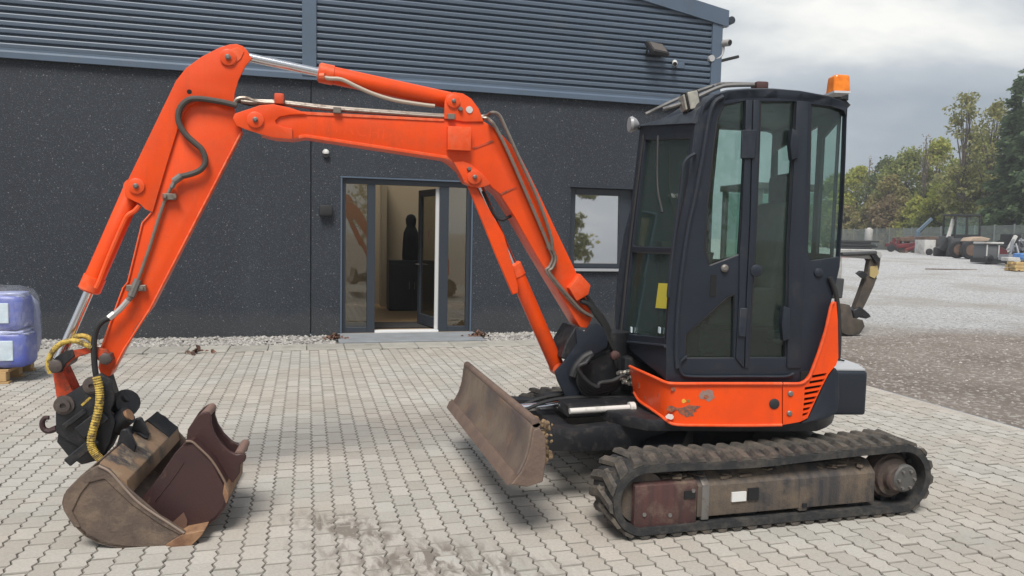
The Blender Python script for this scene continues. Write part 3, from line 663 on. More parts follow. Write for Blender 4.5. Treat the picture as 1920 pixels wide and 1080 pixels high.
b = B(); b.box(q + V((0, -.01, -.08)), (.15, .09, .012)); obj('grille', b, BLACKC, t)
# dead leaves swept against both ends of the step
for (px, py, n, lab) in ((372, 663, 26, 'few brown dead leaves lying on the slabs left of the door'), (630, 636, 60, 'small heap of brown dead leaves at the left end of the door step'), (896, 632, 50, 'small heap of brown dead leaves at the right end of the door step')):
    q = onZ(px, py); vv = []; ff = []
    for _ in range(n):
        r = abs(rs.gauss(0, .10)); a = rs.uniform(0, 6.3); c = V((q.x + r * math.cos(a), q.y + r * .5 * math.sin(a), .015 + max(0, .08 - r * .5) * rs.random()))
        u = V((rs.uniform(-1, 1), rs.uniform(-1, 1), rs.uniform(-.6, .6))).normalized() * rs.uniform(.025, .05); v = u.orthogonal().normalized() * rs.uniform(.015, .03); k = len(vv)
        vv += [tuple(c - u), tuple(c + v + V((0, 0, .01))), tuple(c + u), tuple(c - v + V((0, 0, .008)))]; ff.append((k, k + 1, k + 2, k + 3))
    pydata('dead_leaves', vv, ff, LEAFDRY, kind='stuff', label=lab, cat='leaves')

# ================================================================== THE EXCAVATOR
EX = thing('excavator', 'orange and charcoal compact excavator on rubber tracks with its boom stretched out to the left', 'excavator', (2.53, 4.46, 0))
CX, CY = 2.53, 4.46
# ---- rubber tracks
TY = 3.49
TA, TB = (1.722, .214, .192), (3.350, .222, .202)       # front and rear wheel: x, z, outer belt radius
def track_path(n=260):
    import itertools
    dx = TB[0] - TA[0]; pts = []
    # bottom run, rear arc, top run, front arc (clockwise seen from the camera)
    for i in range(60): t = i / 60; pts.append((TA[0] + dx * t, .025 + (TB[1] - TB[2] - .025) * t * t, 0, -1))
    for i in range(34): a = -PI / 2 + PI * i / 34; pts.append((TB[0] + TB[2] * math.cos(a), TB[1] + TB[2] * math.sin(a), math.cos(a), math.sin(a)))
    for i in range(60): t = i / 60; pts.append((TB[0] - dx * t, TB[1] + TB[2] + (TA[1] + TA[2] - TB[1] - TB[2]) * t - .016 * math.sin(PI * t) ** 2 * (1 - .5 * math.sin(2 * PI * t)), 0, 1))
    for i in range(34): a = PI / 2 + PI * i / 34; pts.append((TA[0] + TA[2] * math.cos(a), TA[1] + TA[2] * math.sin(a), math.cos(a), math.sin(a)))
    return pts
TP = track_path()
def track_len():
    s = [0]
    for i in range(len(TP)): p, q = TP[i], TP[(i + 1) % len(TP)]; s.append(s[-1] + math.hypot(q[0] - p[0], q[1] - p[1]))
    return s
TS = track_len()
def track_at(s):
    s %= TS[-1]; i = 0
    while TS[i + 1] < s: i += 1
    t = (s - TS[i]) / (TS[i + 1] - TS[i]); p, q = TP[i], TP[(i + 1) % len(TP)]
    n = V((p[2] + (q[2] - p[2]) * t, 0, p[3] + (q[3] - p[3]) * t)).normalized()
    return V((p[0] + (q[0] - p[0]) * t, 0, p[1] + (q[1] - p[1]) * t)), n
def lug_mesh(s0, s1, slant):
    b = B(); hgt = .019; pr = [(-.032, 0), (-.019, hgt), (.019, hgt), (.032, 0)]
    rows = [[(t + slant * (y - s0), y, z) for t, z in pr] for y in (s0, s1)]
    a, c = b._add(rows[0]), b._add(rows[1])
    for i in range(3): b.m.faces.new((a[i], a[i + 1], c[i + 1], c[i]))
    b.m.faces.new(a[::-1]); b.m.faces.new(c)
    bmesh.ops.recalc_face_normals(b.m, faces=b.m.faces)
    me = bpy.data.meshes.new('lug'); b.m.to_mesh(me); b.m.free(); me.materials.append(LUGM); return me
LUGN, LUGF = lug_mesh(.010, .175, .27), lug_mesh(.125, .290, -.27)
for Y0 in (TY, 5.13):
    b = B(); sec = []
    for (x, z, nx_, nz) in TP:
        o = V((x, 0, z)); n = V((nx_, 0, nz))
        sec.append(b._add([o + V((0, Y0 + .006, 0)) - n * .004, o + V((0, Y0 + .02, 0)), o + V((0, Y0 + .28, 0)), o + V((0, Y0 + .294, 0)) - n * .004, o + V((0, Y0 + .294, 0)) - n * .042, o + V((0, Y0 + .006, 0)) - n * .042]))
    for i in range(len(sec)):
        a, c = sec[i], sec[(i + 1) % len(sec)]
        for k in range(6): b.m.faces.new((a[k], a[(k + 1) % 6], c[(k + 1) % 6], c[k]))
    tr = obj('track', b, RUBBER, EX)
    npitch = 49; pitch = TS[-1] / npitch
    for i in range(npitch):
        for me, ph in ((LUGN, 0), (LUGF, .5)):
            p, n = track_at((i + ph) * pitch); t = V((0, 1, 0)).cross(n)
            mw = Matrix(((t.x, 0, n.x, p.x - CX), (0, 1, 0, Y0 - CY), (t.z, 0, n.z, p.z), (0, 0, 0, 1)))
            share('lug', me, tr, mw=mw)
    # inside of the belt: drive teeth cast along the middle
    b = B()
    for i in range(npitch):
        p, n = track_at((i + .25) * pitch); t = V((0, 1, 0)).cross(n)
        R = Matrix((t, V((0, 1, 0)), n)).transposed(); b.box(p - n * .052 + V((0, Y0 + .15, 0)), (.03, .09, .03), R)
    obj('drive_teeth', b, RUBBER, tr, smooth=0, kind='stuff')
    near = Y0 < 4; fy = Y0 + .03 if near else Y0 + .27; s = 1 if near else -1
    q0 = onY(1189, 940, TY + .03).x; q1 = onY(1306, 940, TY + .03).x; q2 = onY(1640, 920, TY + .03).x
    def yprof(x0, x1, prof, m, name, par):
        b = B(); b.prism([(x0, fy + s * yy, zz) for yy, zz in prof], (x1 - x0, 0, 0)); b.bevel(.007, 2); return obj(name, b, m, par)
    tf = yprof(q1 + .005, q2, [(0, .092), (0, .262), (.07, .325), (.21, .325), (.21, .092)], FRAMEMUD, 'track_frame', EX)
    yprof(q0, q1, [(-.004, .062), (-.004, .288), (.03, .302), (.2, .302), (.2, .062)], FRAMERED, 'idler_guard', tf)
    yprof(q1 + .03, q1 + .075, [(-.005, .075), (-.005, .27), (.06, .32), (.2, .32), (.2, .075)], STEEL, 'frame_rib', tf)
    if near:
        x = onY(1498, 930, TY + .03).x; yprof(x, x + .055, [(-.004, .075), (-.004, .262), (.05, .30), (.2, .30), (.2, .075)], FRAMEMUD, 'frame_rib', tf)
        for px, py, ww, hh, m, nm in ((1293, 927, .066, .042, BLACKC, 'slot'), (1412, 926, .066, .066, BLACKC, 'slot'), (1385, 931, .088, .052, WHITEP, 'white_plate'), (1508, 947, .03, .02, BLACKC, 'slot')):
            q = onY(px, py, TY + .025); b = B(); b.box((q.x, fy - .005, q.z), (ww, .012, hh)); obj(nm, b, m, tf)
        for px, py in ((1208, 965), (1256, 966), (1300, 920)):
            q = onY(px, py, TY + .023); b = B(); b.cyl((q.x, fy - .012, q.z), (q.x, fy + .01, q.z), .011, seg=8); obj('bolt', b, STEEL, tf)
        q = onY(1466, 878, TY + .11); b = B(); b.bar((q.x - .06, TY + .13, q.z + .01), (q.x + .05, TY + .13, q.z - .03), .08, .05); b.cyl((q.x, TY + .11, q.z + .06), (q.x, TY + .27, q.z + .06), .05, seg=14); obj('carrier_roller', b, BLACKST, tf)
        b = B()
        for px, py in ((1420, 865), (1360, 880), (1550, 860), (1270, 893), (1600, 868), (1230, 900)):
            q = onY(px, py, TY + .11)
            for k in range(7):
                b.box((q.x + rs.uniform(-.10, .10), TY + .07 + rs.random() * .09, .325 - rs.random() * .03), (rs.uniform(.03, .09), rs.uniform(.03, .06), rs.uniform(.006, .018)), Matrix.Rotation(rs.uniform(0, 3), 3, 'Z') @ Matrix.Rotation(rs.uniform(-.3, .3), 3, 'X'))
        b.bevel(.006, 1); obj('caked_mud', b, mat('dry_mud', (.17, .13, .095), .95, col2=(.11, .085, .065), scale=20, bmp=.6), tf, kind='stuff')
    # front idler, sprocket and drive motor
    b = B(); b.cyl((TA[0], fy + s * .03, TA[1]), (TA[0], fy + s * .19, TA[1]), .140, seg=26); b.cyl((TA[0], fy + s * .01, TA[1]), (TA[0], fy + s * .03, TA[1]), .06, seg=16); obj('idler', b, FRAMEMUD, tf)
    sp = []
    for i in range(44):
        a = 2 * PI * i / 44; r = .158 if i % 4 < 2 else .134; sp.append((TB[0] + r * math.cos(a), fy + s * .09, TB[1] + r * math.sin(a)))
    b = B(); b.prism(sp, (0, s * .04, 0)); spk = obj('sprocket', b, BLACKST, tf, smooth=0)
    b = B(); b.lathe((TB[0] - .03, fy + s * .12, TB[1]), (0, -s, 0), [(0, .142), (.03, .142), (.05, .132), (.075, .13), (.08, .115), (.10, .11), (.105, .08), (.135, .076), (.145, .066)], 30); obj('drive_motor', b, mat('rusty_drive', (.05, .038, .032), .8, col2=(.06, .036, .03), scale=9, dirt=(.11, .085, .065), dscale=12, bmp=.3), tf)
    b = B(); b.lathe((TB[0] + .012, fy - s * .012, TB[1] + .004), (0, -s, 0), [(0, .082), (.014, .080), (.022, .07)], 24); obj('hub_cap', b, mat('dull_hub_steel', (.10, .098, .095), .6, .3, dirt=(.075, .055, .042), dscale=14), tf)
    for k in range(6):
        a = k * PI / 3; b = B(); p = V((TB[0] + .012 + .055 * math.cos(a), fy - s * .034, TB[1] + .055 * math.sin(a))); b.cyl(p, p - V((0, s * .012, 0)), .009, seg=6); obj('bolt', b, STEEL, tf)
    b = B()
    for k in range(4): xq = TA[0] + .28 + k * .36; b.cyl((xq, fy + s * .04, .098), (xq, fy + s * .2, .098), .062, seg=14)
    obj('bottom_rollers', b, BLACKST, tf)
# undercarriage centre
b = B()
b.box((2.53, 4.46, .40), (.95, .72, .22)); 
for sx in (-1, 1):
    for sy in (-1, 1): b.bar((2.53 + sx * .3, 4.46 + sy * .3, .40), (2.53 + sx * .62, 4.46 + sy * .66, .24), .22, .16)
b.bevel(.015, 2); obj('car_body', b, BLACKST, EX)
b = B(); b.lathe((2.53, 4.46, .48), (0, 0, 1), [(0, .46), (.05, .46), (.052, .42), (.09, .42)], 40); obj('slewing_ring', b, BLACKST, EX)

# ---- dozer blade
YN, YF = 3.60, 5.32
fr = [(1.000, .328), (1.024, .352), (1.052, .395), (1.074, .44), (1.090, .49), (1.099, .54), (1.104, .59), (1.110, .628)]
bk = [(1.150, .640), (1.165, .628), (1.150, .56), (1.135, .48), (1.115, .42), (1.08, .37), (1.035, .334)]
b = B(); b.prism([(x, YN, z) for x, z in fr + bk], (0, YF - YN, 0)); b.bevel(.006, 1, 50); blade = obj('blade', b, BLADE, EX)
b = B(); b.prism([(.988, YN - .003, .318), (1.003, YN - .003, .354), (1.026, YN - .003, .380), (1.04, YN - .003, .37), (1.02, YN - .003, .330)], (0, YF - YN + .006, 0)); obj('cutting_edge', b, BLADEEDGE, blade)
b = B(); b.cyl((1.135, YN, .633), (1.135, YF, .633), .024, seg=12); obj('top_rail', b, BLADEEDGE, blade)
for Y in (YN - .014, YF - .006):
    b = B(); b.prism([(1.006, Y, .322), (1.058, Y, .385), (1.085, Y, .44), (1.105, Y, .51), (1.12, Y, .60), (1.15, Y, .61), (1.185, Y, .56), (1.19, Y, .45), (1.175, Y, .325), (1.09, Y, .305)], (0, .02, 0)); b.bevel(.004, 1); obj('side_plate', b, BLADEEDGE, blade)
b = B()
for Y in (4.08, 4.84):
    b.prism([(1.13, Y - .07, .36), (1.13, Y - .07, .55), (1.26, Y - .07, .50), (1.30, Y - .07, .40), (1.24, Y - .07, .33)], (0, .14, 0))
b.bevel(.008, 1); obj('rear_gusset', b, BLADEEDGE, blade)
b = B()
for _ in range(46):
    p = V((1.17 + rs.random() * .07, YN + .02 + abs(rs.gauss(0, .16)), .42 + rs.random() * .2)); sz = rs.uniform(.015, .045)
    b.box(p, (sz, sz * 1.2, sz * .8), Matrix.Rotation(rs.uniform(0, 3), 3, V((rs.random(), rs.random(), rs.random() + .1))))
b.bevel(.006, 1); obj('caked_mud', b, mat('ochre_mud', (.26, .18, .10), .95, col2=(.15, .10, .06), scale=24, bmp=.6), blade, kind='stuff')
for Y in (4.08, 4.84):
    b = B(); b.prism([(1.16, Y - .055, .36), (1.16, Y - .055, .50), (1.55, Y - .055, .47), (2.1, Y - .055, .50), (2.1, Y - .055, .34), (1.6, Y - .055, .33)], (0, .11, 0)); b.bevel(.01, 2); obj('blade_arm', b, BLACKST, EX)
b = B(); b.cyl((1.62, 4.46, .515), (2.05, 4.46, .53), .052, seg=18); bc = obj('blade_cylinder', b, BLACKST, EX)
b = B(); b.cyl((1.16, 4.46, .50), (1.64, 4.46, .516), .026, seg=14); obj('rod', b, CHROME, bc)
b = B(); b.box((1.8, 4.30, .53), (.55, .20, .07)); b.box((1.75, 4.62, .50), (.5, .16, .10)); b.box((1.50, 4.46, .41), (.12, .60, .08)); b.bevel(.012, 2); obj('arm_cover', b, BLACKST, EX)
for k in range(2):
    y = 4.40 + .10 * k; b = B(); b.tube([(1.30, y, .50), (1.45, y + .02, .545), (1.62, y + .04, .56), (1.85, y + .02, .56), (2.05, y, .55)], .012, 8); obj('hose', b, HOSE, EX)
b = B(); pA, pB = hit(1068, 771, (0, 4.16, 0), (0, 1, 0)), hit(1182, 764, (0, 4.16, 0), (0, 1, 0)); b.cyl(pA, pB, .018, seg=12); b.cyl(pB - V((.01, .0, 0)), pB + V((.025, 0, 0)), .034, seg=12); obj('grease_pipe', b, mat('pale_pipe', (.60, .58, .55), .5, dirt=(.3, .28, .25), dscale=9), EX)

# ---- upper body
def Lp(pts, l): return [onL(x, y, l) for x, y in pts]
SK = .745
zt = onL(1400, 718, SK).z; zb = onL(1400, 796, SK).z
cols = [((1181, 687), (1189, 736), .26), ((1194, 693), (1199, 752), .38), ((1212, 701), (1218, 765), .52), ((1232, 710), (1238, 779), .64), ((1248, 717), (1252, 790), .715), ((1266, 719.5), (1270, 796.5), SK), ((1330, 719.5), (1330, 797.5), SK), ((1400, 719.5), (1400, 798), SK), ((1466, 719.5), (1466, 797), SK)]
b = B(); rows = []
for pt, pb, l in cols: rows.append([onL(*pt, l), onL(*pb, l)])
b.strip(rows, thick=-UN * .02); skirt = obj('side_skirt', b, ORANGE_FLAT, EX, smooth=40)
b = B(); b.tube([onL(x, y, l + .006) for (x, y), _, l in cols], .010, 8, sub=3); obj('top_lip', b, ORANGE, skirt)
b = B(); b.tube([onL(x, y, l + .004) for _, (x, y), l in cols], .009, 8, sub=3); obj('bottom_lip', b, ORANGE, skirt)
slots = []
for (xa_, ya_, xb_, yb_) in ((1523, 707, 1549, 702.5), (1518, 718, 1545, 713.5), (1509, 729.5, 1540, 724.5), (1508.5, 739.5, 1535, 734.5), (1508, 749.5, 1530, 746), (1507, 759, 1525, 755.5), (1506, 769, 1518.5, 766), (1505, 779, 1514, 776)):
    slots.append(Lp([(xa_, ya_ - 3.4), (xb_ + 1.6, yb_ - 3.4), (xb_ - 1.2, yb_ + 2.4), (xa_ - .5, ya_ + 2.6)], SK))
wedge = Lp([(1468, 719), (1500, 718.5), (1511, 713), (1519, 703), (1534, 664), (1548, 620), (1558, 575), (1563, 566), (1568, 566), (1571, 600), (1572, 671), (1568, 684), (1561, 692), (1553, 702), (1540, 727), (1527, 755), (1514, 784), (1500, 791), (1468, 796.5)], SK)
b = B(); b.plate(wedge, slots, -UN * .02); rp_ = obj('rear_side_panel', b, ORANGE_FLAT, EX, smooth=0)
b = B(); b.prism(Lp([(1502, 697), (1552, 697), (1528, 748), (1512, 783), (1500, 783)], SK - .035), -UN * .02); obj('vent_backing', b, BLACKC, rp_)
b = B(); b.tube([onL(x, y, SK + .004) for x, y in ((1468, 719.5), (1500, 719), (1511, 713.5), (1519, 703.5), (1534, 664.5), (1548, 620), (1558, 575), (1563, 567))], .009, 8, sub=4); obj('edge_lip', b, ORANGE, rp_)
for px, py, r, m, nm, par in ((1451.5, 757, .030, PLASTIC, 'round_plug', skirt), (1482, 738, .016, STEEL, 'lock', rp_), (1480, 775, .016, STEEL, 'lock', rp_)):
    q = onL(px, py, SK); b = B(); b.lathe(q - UN * .005, UN, [(0, r), (.010, r), (.014, r * .7)], 18); obj(nm, b, m, par)
def blot(pts, m, par, l=SK + .0015, name='decal'): b = B(); b.prism(Lp(pts, l), -UN * .004); return obj(name, b, m, par, smooth=0)
def ragged(cx, cy, rx, ry, n, seed):
    r = random.Random(seed); return [(cx + rx * math.cos(2 * PI * i / n) * r.uniform(.6, 1.1), cy + ry * math.sin(2 * PI * i / n) * r.uniform(.6, 1.1)) for i in range(n)]
TORN = mat('torn_decal', (.115, .075, .065), .7, col2=(.36, .10, .04), scale=70, lo=.42, hi=.6)
blot(ragged(1326, 741, 17, 13, 13, 1), GREYST, skirt)
blot(ragged(1324, 744, 6, 5, 9, 9), TORN, skirt, SK + .003)
blot(ragged(1289, 771, 17, 13, 15, 2), TORN, skirt)
blot(ragged(1259, 767, 9, 6, 11, 3), TORN, skirt)
blot([(1250, 761), (1275, 765), (1300, 760), (1314, 762), (1303, 769), (1280, 770), (1262, 768)], TORN, skirt, SK + .003)
blot(ragged(1256, 781, 8, 6, 10, 5), mat('white_remnant', (.70, .60, .55), .6), skirt)
blot(ragged(1282, 752, 5, 4.5, 9, 6), mat('yellow_remnant', (.70, .36, .04), .6), skirt)
blot(ragged(1290, 752, 4, 4, 9, 7), mat('olive_remnant', (.22, .16, .03), .6), skirt)
blot(ragged(1263, 730, 5, 5, 7, 8), TORN, skirt)
for px, py, s in ((1200, 722, 4), (1213, 716, 2), (1222, 740, 2.5), (1235, 739, 2.5), (1210, 745, 2)):
    l = .26 + (px - 1181) / 67 * .455; b = B(); b.prism([onL(px - s * .6, py - s, l + .012), onL(px + s * .6, py - s, l + .012), onL(px + s * .6, py + s * 1.6, l + .012), onL(px - s * .6, py + s * 1.6, l + .012)], -UN * .006); obj('chip', b, TORN, skirt)
# base frame, counterweight, engine hood
b = B(); ring = []
for i in range(40):
    a = 2 * PI * i / 40; k = .86; ll = max(-.74, min(.70, k * math.sin(a))); aa = k * math.cos(a); ring.append(up(max(-.72, aa), ll, zb - .055))
b.prism(ring, (0, 0, .07)); b.bevel(.012, 2); obj('base_frame', b, BLACKST, EX)
CWP = [(1562, 694), (1567, 690), (1573, 700), (1574, 745), (1570, 773), (1556, 782), (1536, 788), (1510, 793), (1500, 795), (1506, 790), (1516, 784), (1529, 755), (1542, 727), (1554, 703)]
b = B(); b.prism(Lp(CWP, .735), -UN * 1.45); b.bevel(.02, 3, 40); obj('counterweight', b, CHARCOAL, EX)
p0 = onL(1573, 697, .50); p1 = onL(1628, 697, .50); p2 = onL(1628, 779, .50)
a0 = (p0 - UC).dot(UR); a1 = (p1 - UC).dot(UR)
prof = [(.50, p2.z), (.50, p1.z), (.40, p1.z + .018), (-.30, p1.z + .02), (-.42, p1.z), (-.42, p2.z)]
b = B(); b.prism([up(a0 - .1, l, z) for l, z in prof], UR * (a1 - a0 + .1)); b.bevel(.022, 3); rb = obj('rear_cover', b, mat('satin_charcoal', (.015, .019, .028), .34, dirt=(.07, .065, .06), dscale=7, dlo=.6, dhi=.9), EX)
b = B(); b.prism([up(a0 - .06, .485, p1.z + .004), up(a1 - .012, .485, p1.z + .004), up(a1 - .012, .40, p1.z + .022), up(a1 - .012, -.30, p1.z + .024), up(a0 - .06, -.30, p1.z + .024), up(a0 - .06, .40, p1.z + .022)], (0, 0, .008)); obj('top_sheen', b, mat('pale_top_sheen', (.42, .43, .45), .35), rb)  # pale sheet paints the sky's sheen onto the cover top
b = B(); b.tube([up(a0 + .03, .20, p1.z + .034), up(a0 + .10, .22, p1.z + .034), up(a1 - .05, .30, p1.z + .034)], .006, 6); obj('seam', b, BLACKC, rb)
hood = [(-.05, zb), (-.05, 1.0), (.05, 1.10), (.40, 1.12), (.72, 1.05), (.80, .9), (.80, zb)]
b = B(); b.prism([up(a, -.335, z) for a, z in hood], -UN * .40); b.bevel(.03, 3); obj('engine_hood', b, ORANGE, EX)
b = B(); b.prism([up(a, .62, z) for a, z in ((.30, zb + .02), (.30, .98), (.60, .98), (.62, .9), (.62, zb + .02))], -UN * .90); b.bevel(.02, 2); obj('engine_bay', b, BLACKST, EX)
# rubber edge strip and tank behind the orange wedge
b = B(); b.tube([onL(x, y, SK - .03) for x, y in ((1571, 676), (1573, 640), (1572, 590), (1568, 555), (1562, 535), (1556, 520))], .014, 8); obj('hose', b, HOSE, EX)

# ---- cab
CL, CF = .70, -.30
NB, NT = onL(1250, 655, CL), onL(1303, 240, CL); FB, FT = onL(1152, 645, CF), onL(1199, 245, CF)
def al(p): q = p - UC; return q.dot(UR), q.z
OUT = [(1249, 690), (1256, 718), (1500, 717.5), (1509, 712), (1517, 701), (1532, 662), (1547, 617), (1557, 572), (1565, 545), (1575, 500), (1582, 387), (1586, 287), (1589, 203), (1583, 190), (1553, 180), (1503, 171), (1453, 167), (1403, 167), (1367, 170), (1340, 178), (1322, 194), (1311, 220), (1300, 290), (1284, 370), (1269, 440), (1255, 548), (1249, 642)]
H1 = [(1356, 197), (1398, 189), (1396, 300), (1390, 420), (1386, 478), (1330, 499), (1320, 470), (1326, 380), (1337, 275), (1345, 222)]
H2 = [(1425, 190), (1492, 190), (1486, 303), (1477, 470), (1474, 671), (1404, 671), (1408, 577), (1414, 476), (1421, 307)]
H3 = [(1378, 551), (1376, 672), (1285, 672), (1285, 628), (1362, 558)]
H4 = [(1521, 195), (1586.5, 203), (1584, 290), (1580, 387), (1573, 482), (1520, 489), (1513, 470), (1517, 380)]
b = B(); b.plate(Lp(OUT, CL), [Lp(h, CL) for h in (H1, H2, H3, H4)], -UN * .045); b.bevel(.006, 2, 40); cab = obj('cab_frame', b, CHARCOAL, EX)
for h in (H1, H2, H3, H4):
    b = B(); b.prism(Lp(h, CL - .03), -UN * .006); obj('window_pane', b, GLASS, cab, smooth=0)
def gasket(h, m=PLASTIC, r=.009, l=CL - .012):
    b = B(); P = Lp(h, l); b.tube(P + [P[0]], r, 6, smooth=False); obj('gasket', b, m, cab)
for h in (H1, H2, H3): gasket(h)
gasket(H4, r=.005)
# door posts, hinges, handle, lock
def post(pts0, pts1, l0, thick, m, name, par):
    b = B(); b.prism(Lp(pts0 + pts1[::-1], l0), -UN * thick); b.bevel(.005, 2); return obj(name, b, m, par)
post([(1399, 188), (1396, 300), (1391, 420), (1387, 480), (1386, 560), (1380, 672)], [(1411, 188), (1408, 300), (1405, 420), (1402, 480), (1398, 560), (1395, 690)], CL + .014, .03, CHARCOAL, 'door_post', cab)
post([(1413, 188), (1410, 300), (1407, 420), (1404, 480), (1400, 560), (1397, 690)], [(1425, 188), (1422, 300), (1418, 420), (1415, 480), (1409, 560), (1405, 690)], CL + .014, .03, CHARCOAL, 'door_post', cab)
post([(1494, 190), (1489, 303), (1480, 470), (1476, 690)], [(1516, 190), (1513, 300), (1508, 470), (1502, 690)], CL + .012, .028, CHARCOAL, 'rear_post', cab)
for (x0, y0, x1, y1) in ((1484, 240, 1497, 300), (1468, 573, 1482, 640)):
    b = B(); P = Lp([(x0 + 2, y0), (x1, y0 + 6), (x1, y1 - 5), (x0 + 1, y1), (x0 - 2, (y0 + y1) / 2)], CL + .03); b.prism(P, -UN * .05); b.bevel(.006, 2); obj('hinge', b, CHARCOAL, cab)
for (pts) in ([(1392, 243), (1420, 243), (1416, 297), (1390, 297)], [(1388, 578), (1402, 578), (1399, 632), (1385, 632)]):
    b = B(); b.prism(Lp(pts, CL + .026), -UN * .02); b.bevel(.004, 1); obj('latch_cover', b, CHARCOAL, cab)
b = B(); b.prism(Lp([(1333, 515), (1344, 515), (1342, 556), (1331, 556)], CL + .004), -UN * .01); obj('door_grip_recess', b, BLACKC, cab)
q = onL(1358, 503, CL); b = B(); b.lathe(q, UN, [(0, .022), (.014, .022), (.022, .012)], 14); obj('door_lock', b, STEEL, cab)
q = onL(1416, 507, CL); b = B(); b.lathe(q, UN, [(0, .035), (.02, .035), (.026, .02)], 16); obj('lock_boss', b, CHARCOAL, cab)
q = onL(1534, 511, CL); b = B(); b.lathe(q, UN, [(0, .028), (.012, .024), (.018, .01)], 14); obj('boss', b, CHARCOAL, cab)
b = B(); b.tube([onL(x, y, CL + .012) for x, y in ((1288, 668), (1275, 680), (1278, 700), (1300, 706), (1400, 706), (1470, 706), (1488, 700))], .008, 8, sub=3); obj('sill_rib', b, CHARCOAL, cab)
b = B(); b.tube([onL(x, y, CL + .012) for x, y in ((1356, 181), (1340, 192), (1329, 222), (1318, 290), (1303, 370), (1288, 440), (1274, 548), (1268, 650), (1270, 690))], .014, 8, sub=4); obj('pillar_rib', b, CHARCOAL, cab)
b = B(); b.tube([onL(x, y, CL + .07) for x, y in ((1303, 288), (1289, 297), (1281, 312), (1277, 350), (1265, 440), (1254, 540), (1253, 556))], .010, 8); b.cyl(onL(1303, 288, CL - .02), onL(1303, 288, CL + .07), .010, seg=8); b.cyl(onL(1253, 556, CL - .02), onL(1253, 556, CL + .07), .010, seg=8); obj('grab_rail', b, CHARCOAL, cab)
# far side wall of the cab, same outline, its own windows
da = al(FB)[0] - al(NB)[0]
FO = []
for x, y in OUT:
    a, z = al(onL(x, y, CL)); k = max(0, min(1, (a - al(NB)[0]) / .35)); FO.append(up(a + da * (1 - k), CF, z))
FH = [[(1345, 243), (1455, 248), (1452, 490), (1322, 485)]]
b = B(); b.plate(FO, [Lp(h, CF) for h in FH], UN * .04); obj('far_side_frame', b, CHARCOAL, cab, smooth=0)
for h in FH: b = B(); b.prism(Lp(h, CF + .02), UN * .006); obj('window_pane', b, GLASS, cab, smooth=0)
# roof
ROOF = OUT[12:22]
rows = []
for l, dz, sh in ((CL, 0, 0), (CL - .04, .012, .1), (.45, .022, .3), (.1, .026, .65), (CF + .05, .012, .95), (CF, 0, 1)):
    row = []
    for x, y in ROOF:
        a, z = al(onL(x, y, CL)); k = max(0, min(1, (a - al(NB)[0]) / .35)); row.append(up(a + da * (1 - k) * sh, l, z + dz))
    rows.append(row)
b = B(); b.strip(rows, thick=(0, 0, -.05)); obj('roof', b, CHARCOAL, cab, smooth=50)
# windscreen frame and panes
def lerp(a, b_, t): return a + (b_ - a) * t
def fs(u, v): return lerp(lerp(NB, NT, v), lerp(FB, FT, v), u)      # u across (0 near), v up
fn = (NT - NB).cross(FB - NB).normalized()
if fn.dot(UR) > 0: fn = -fn
def frect(u0, u1, v0, v1): return [fs(u0, v0), fs(u1, v0), fs(u1, v1), fs(u0, v1)]
b = B(); b.plate(frect(0, 1, -.01, 1.03), [frect(.06, .86, .055, .435), frect(.06, .86, .465, .955)], -fn * .05); b.bevel(.006, 1, 40); obj('windscreen_frame', b, CHARCOAL, cab, smooth=0)
for v0, v1 in ((.055, .435), (.465, .955)):
    b = B(); b.prism([p - fn * .02 for p in frect(.06, .86, v0, v1)], -fn * .006); obj('windscreen_pane', b, WSCREEN, cab, smooth=0)
b = B(); b.tube([p + fn * .004 for p in (fs(.86, .0), fs(.9, .5), fs(.88, .98))], .012, 8); b.tube([p + fn * .02 for p in (fs(.55, .97), fs(.45, .75), fs(.30, .62))], .007, 6); obj('wiper', b, PLASTIC, cab)
fpan = [NB + V((0, 0, .012)), FB + V((0, 0, .012)), V((FB.x, FB.y, zt + .10)), V((NB.x, NB.y, zt))]
b = B(); b.prism(fpan, -fn * .06); b.bevel(.01, 2); obj('front_lower_panel', b, CHARCOAL, cab)
b = B(); b.tube([fs(0, .015) + fn * .01, fs(.5, .015) + fn * .014, fs(1, .015) + fn * .01], .010, 8); obj('front_rib', b, CHARCOAL, cab)
# visor over the windscreen
vis = [fs(0.0, 1.02) + fn * .02, fs(1.0, 1.02) + fn * .02]
top = [onL(1330, 184, CL - .03), up(al(onL(1330, 184, CL))[0] + da * .8, CF + .03, al(onL(1330, 184, CL))[1])]
b = B(); b.strip([[vis[0], vis[1]], [lerp(vis[0], top[0], .5) + fn * .02, lerp(vis[1], top[1], .5) + fn * .02], [top[0], top[1]]], thick=-fn * .03); obj('visor', b, CHARCOAL, cab)
# guard rails, lights, mirror, beacon
RAIL = mat('worn_rail', (.16, .155, .15), .5, dirt=(.05, .05, .05), dscale=8)
for l, P in ((-.10, ((1211, 214), (1268, 187), (1338, 161), (1366, 157), (1416, 158))), (.48, ((1243, 205), (1290, 190), (1345, 165), (1372, 160), (1414, 159)))):
    b = B(); b.tube([onL(x, y, l) for x, y in P], .012, 8); obj('roof_rail', b, RAIL, cab)
b = B(); b.cyl(onL(1338, 162, -.10), onL(1345, 165, .48), .011, seg=8); obj('roof_rail', b, CHARCOAL, cab)
q = onL(1424, 163, .44); b = B(); b.box(q, (.075, .10, .05), Matrix((UR, -UN, _z)).transposed()); b.bevel(.012, 2); obj('rail_clamp', b, FRAMERED, cab)
q = onL(1288, 191, .50); RL = Matrix.Rotation(math.radians(14), 3, UN) @ Matrix((UR, -UN, _z)).transposed()
wl = None
b = B(); b.box(q + UR * .02, (.08, .13, .115), RL); b.bevel(.014, 2); wl = obj('work_light', b, PLASTIC, cab)
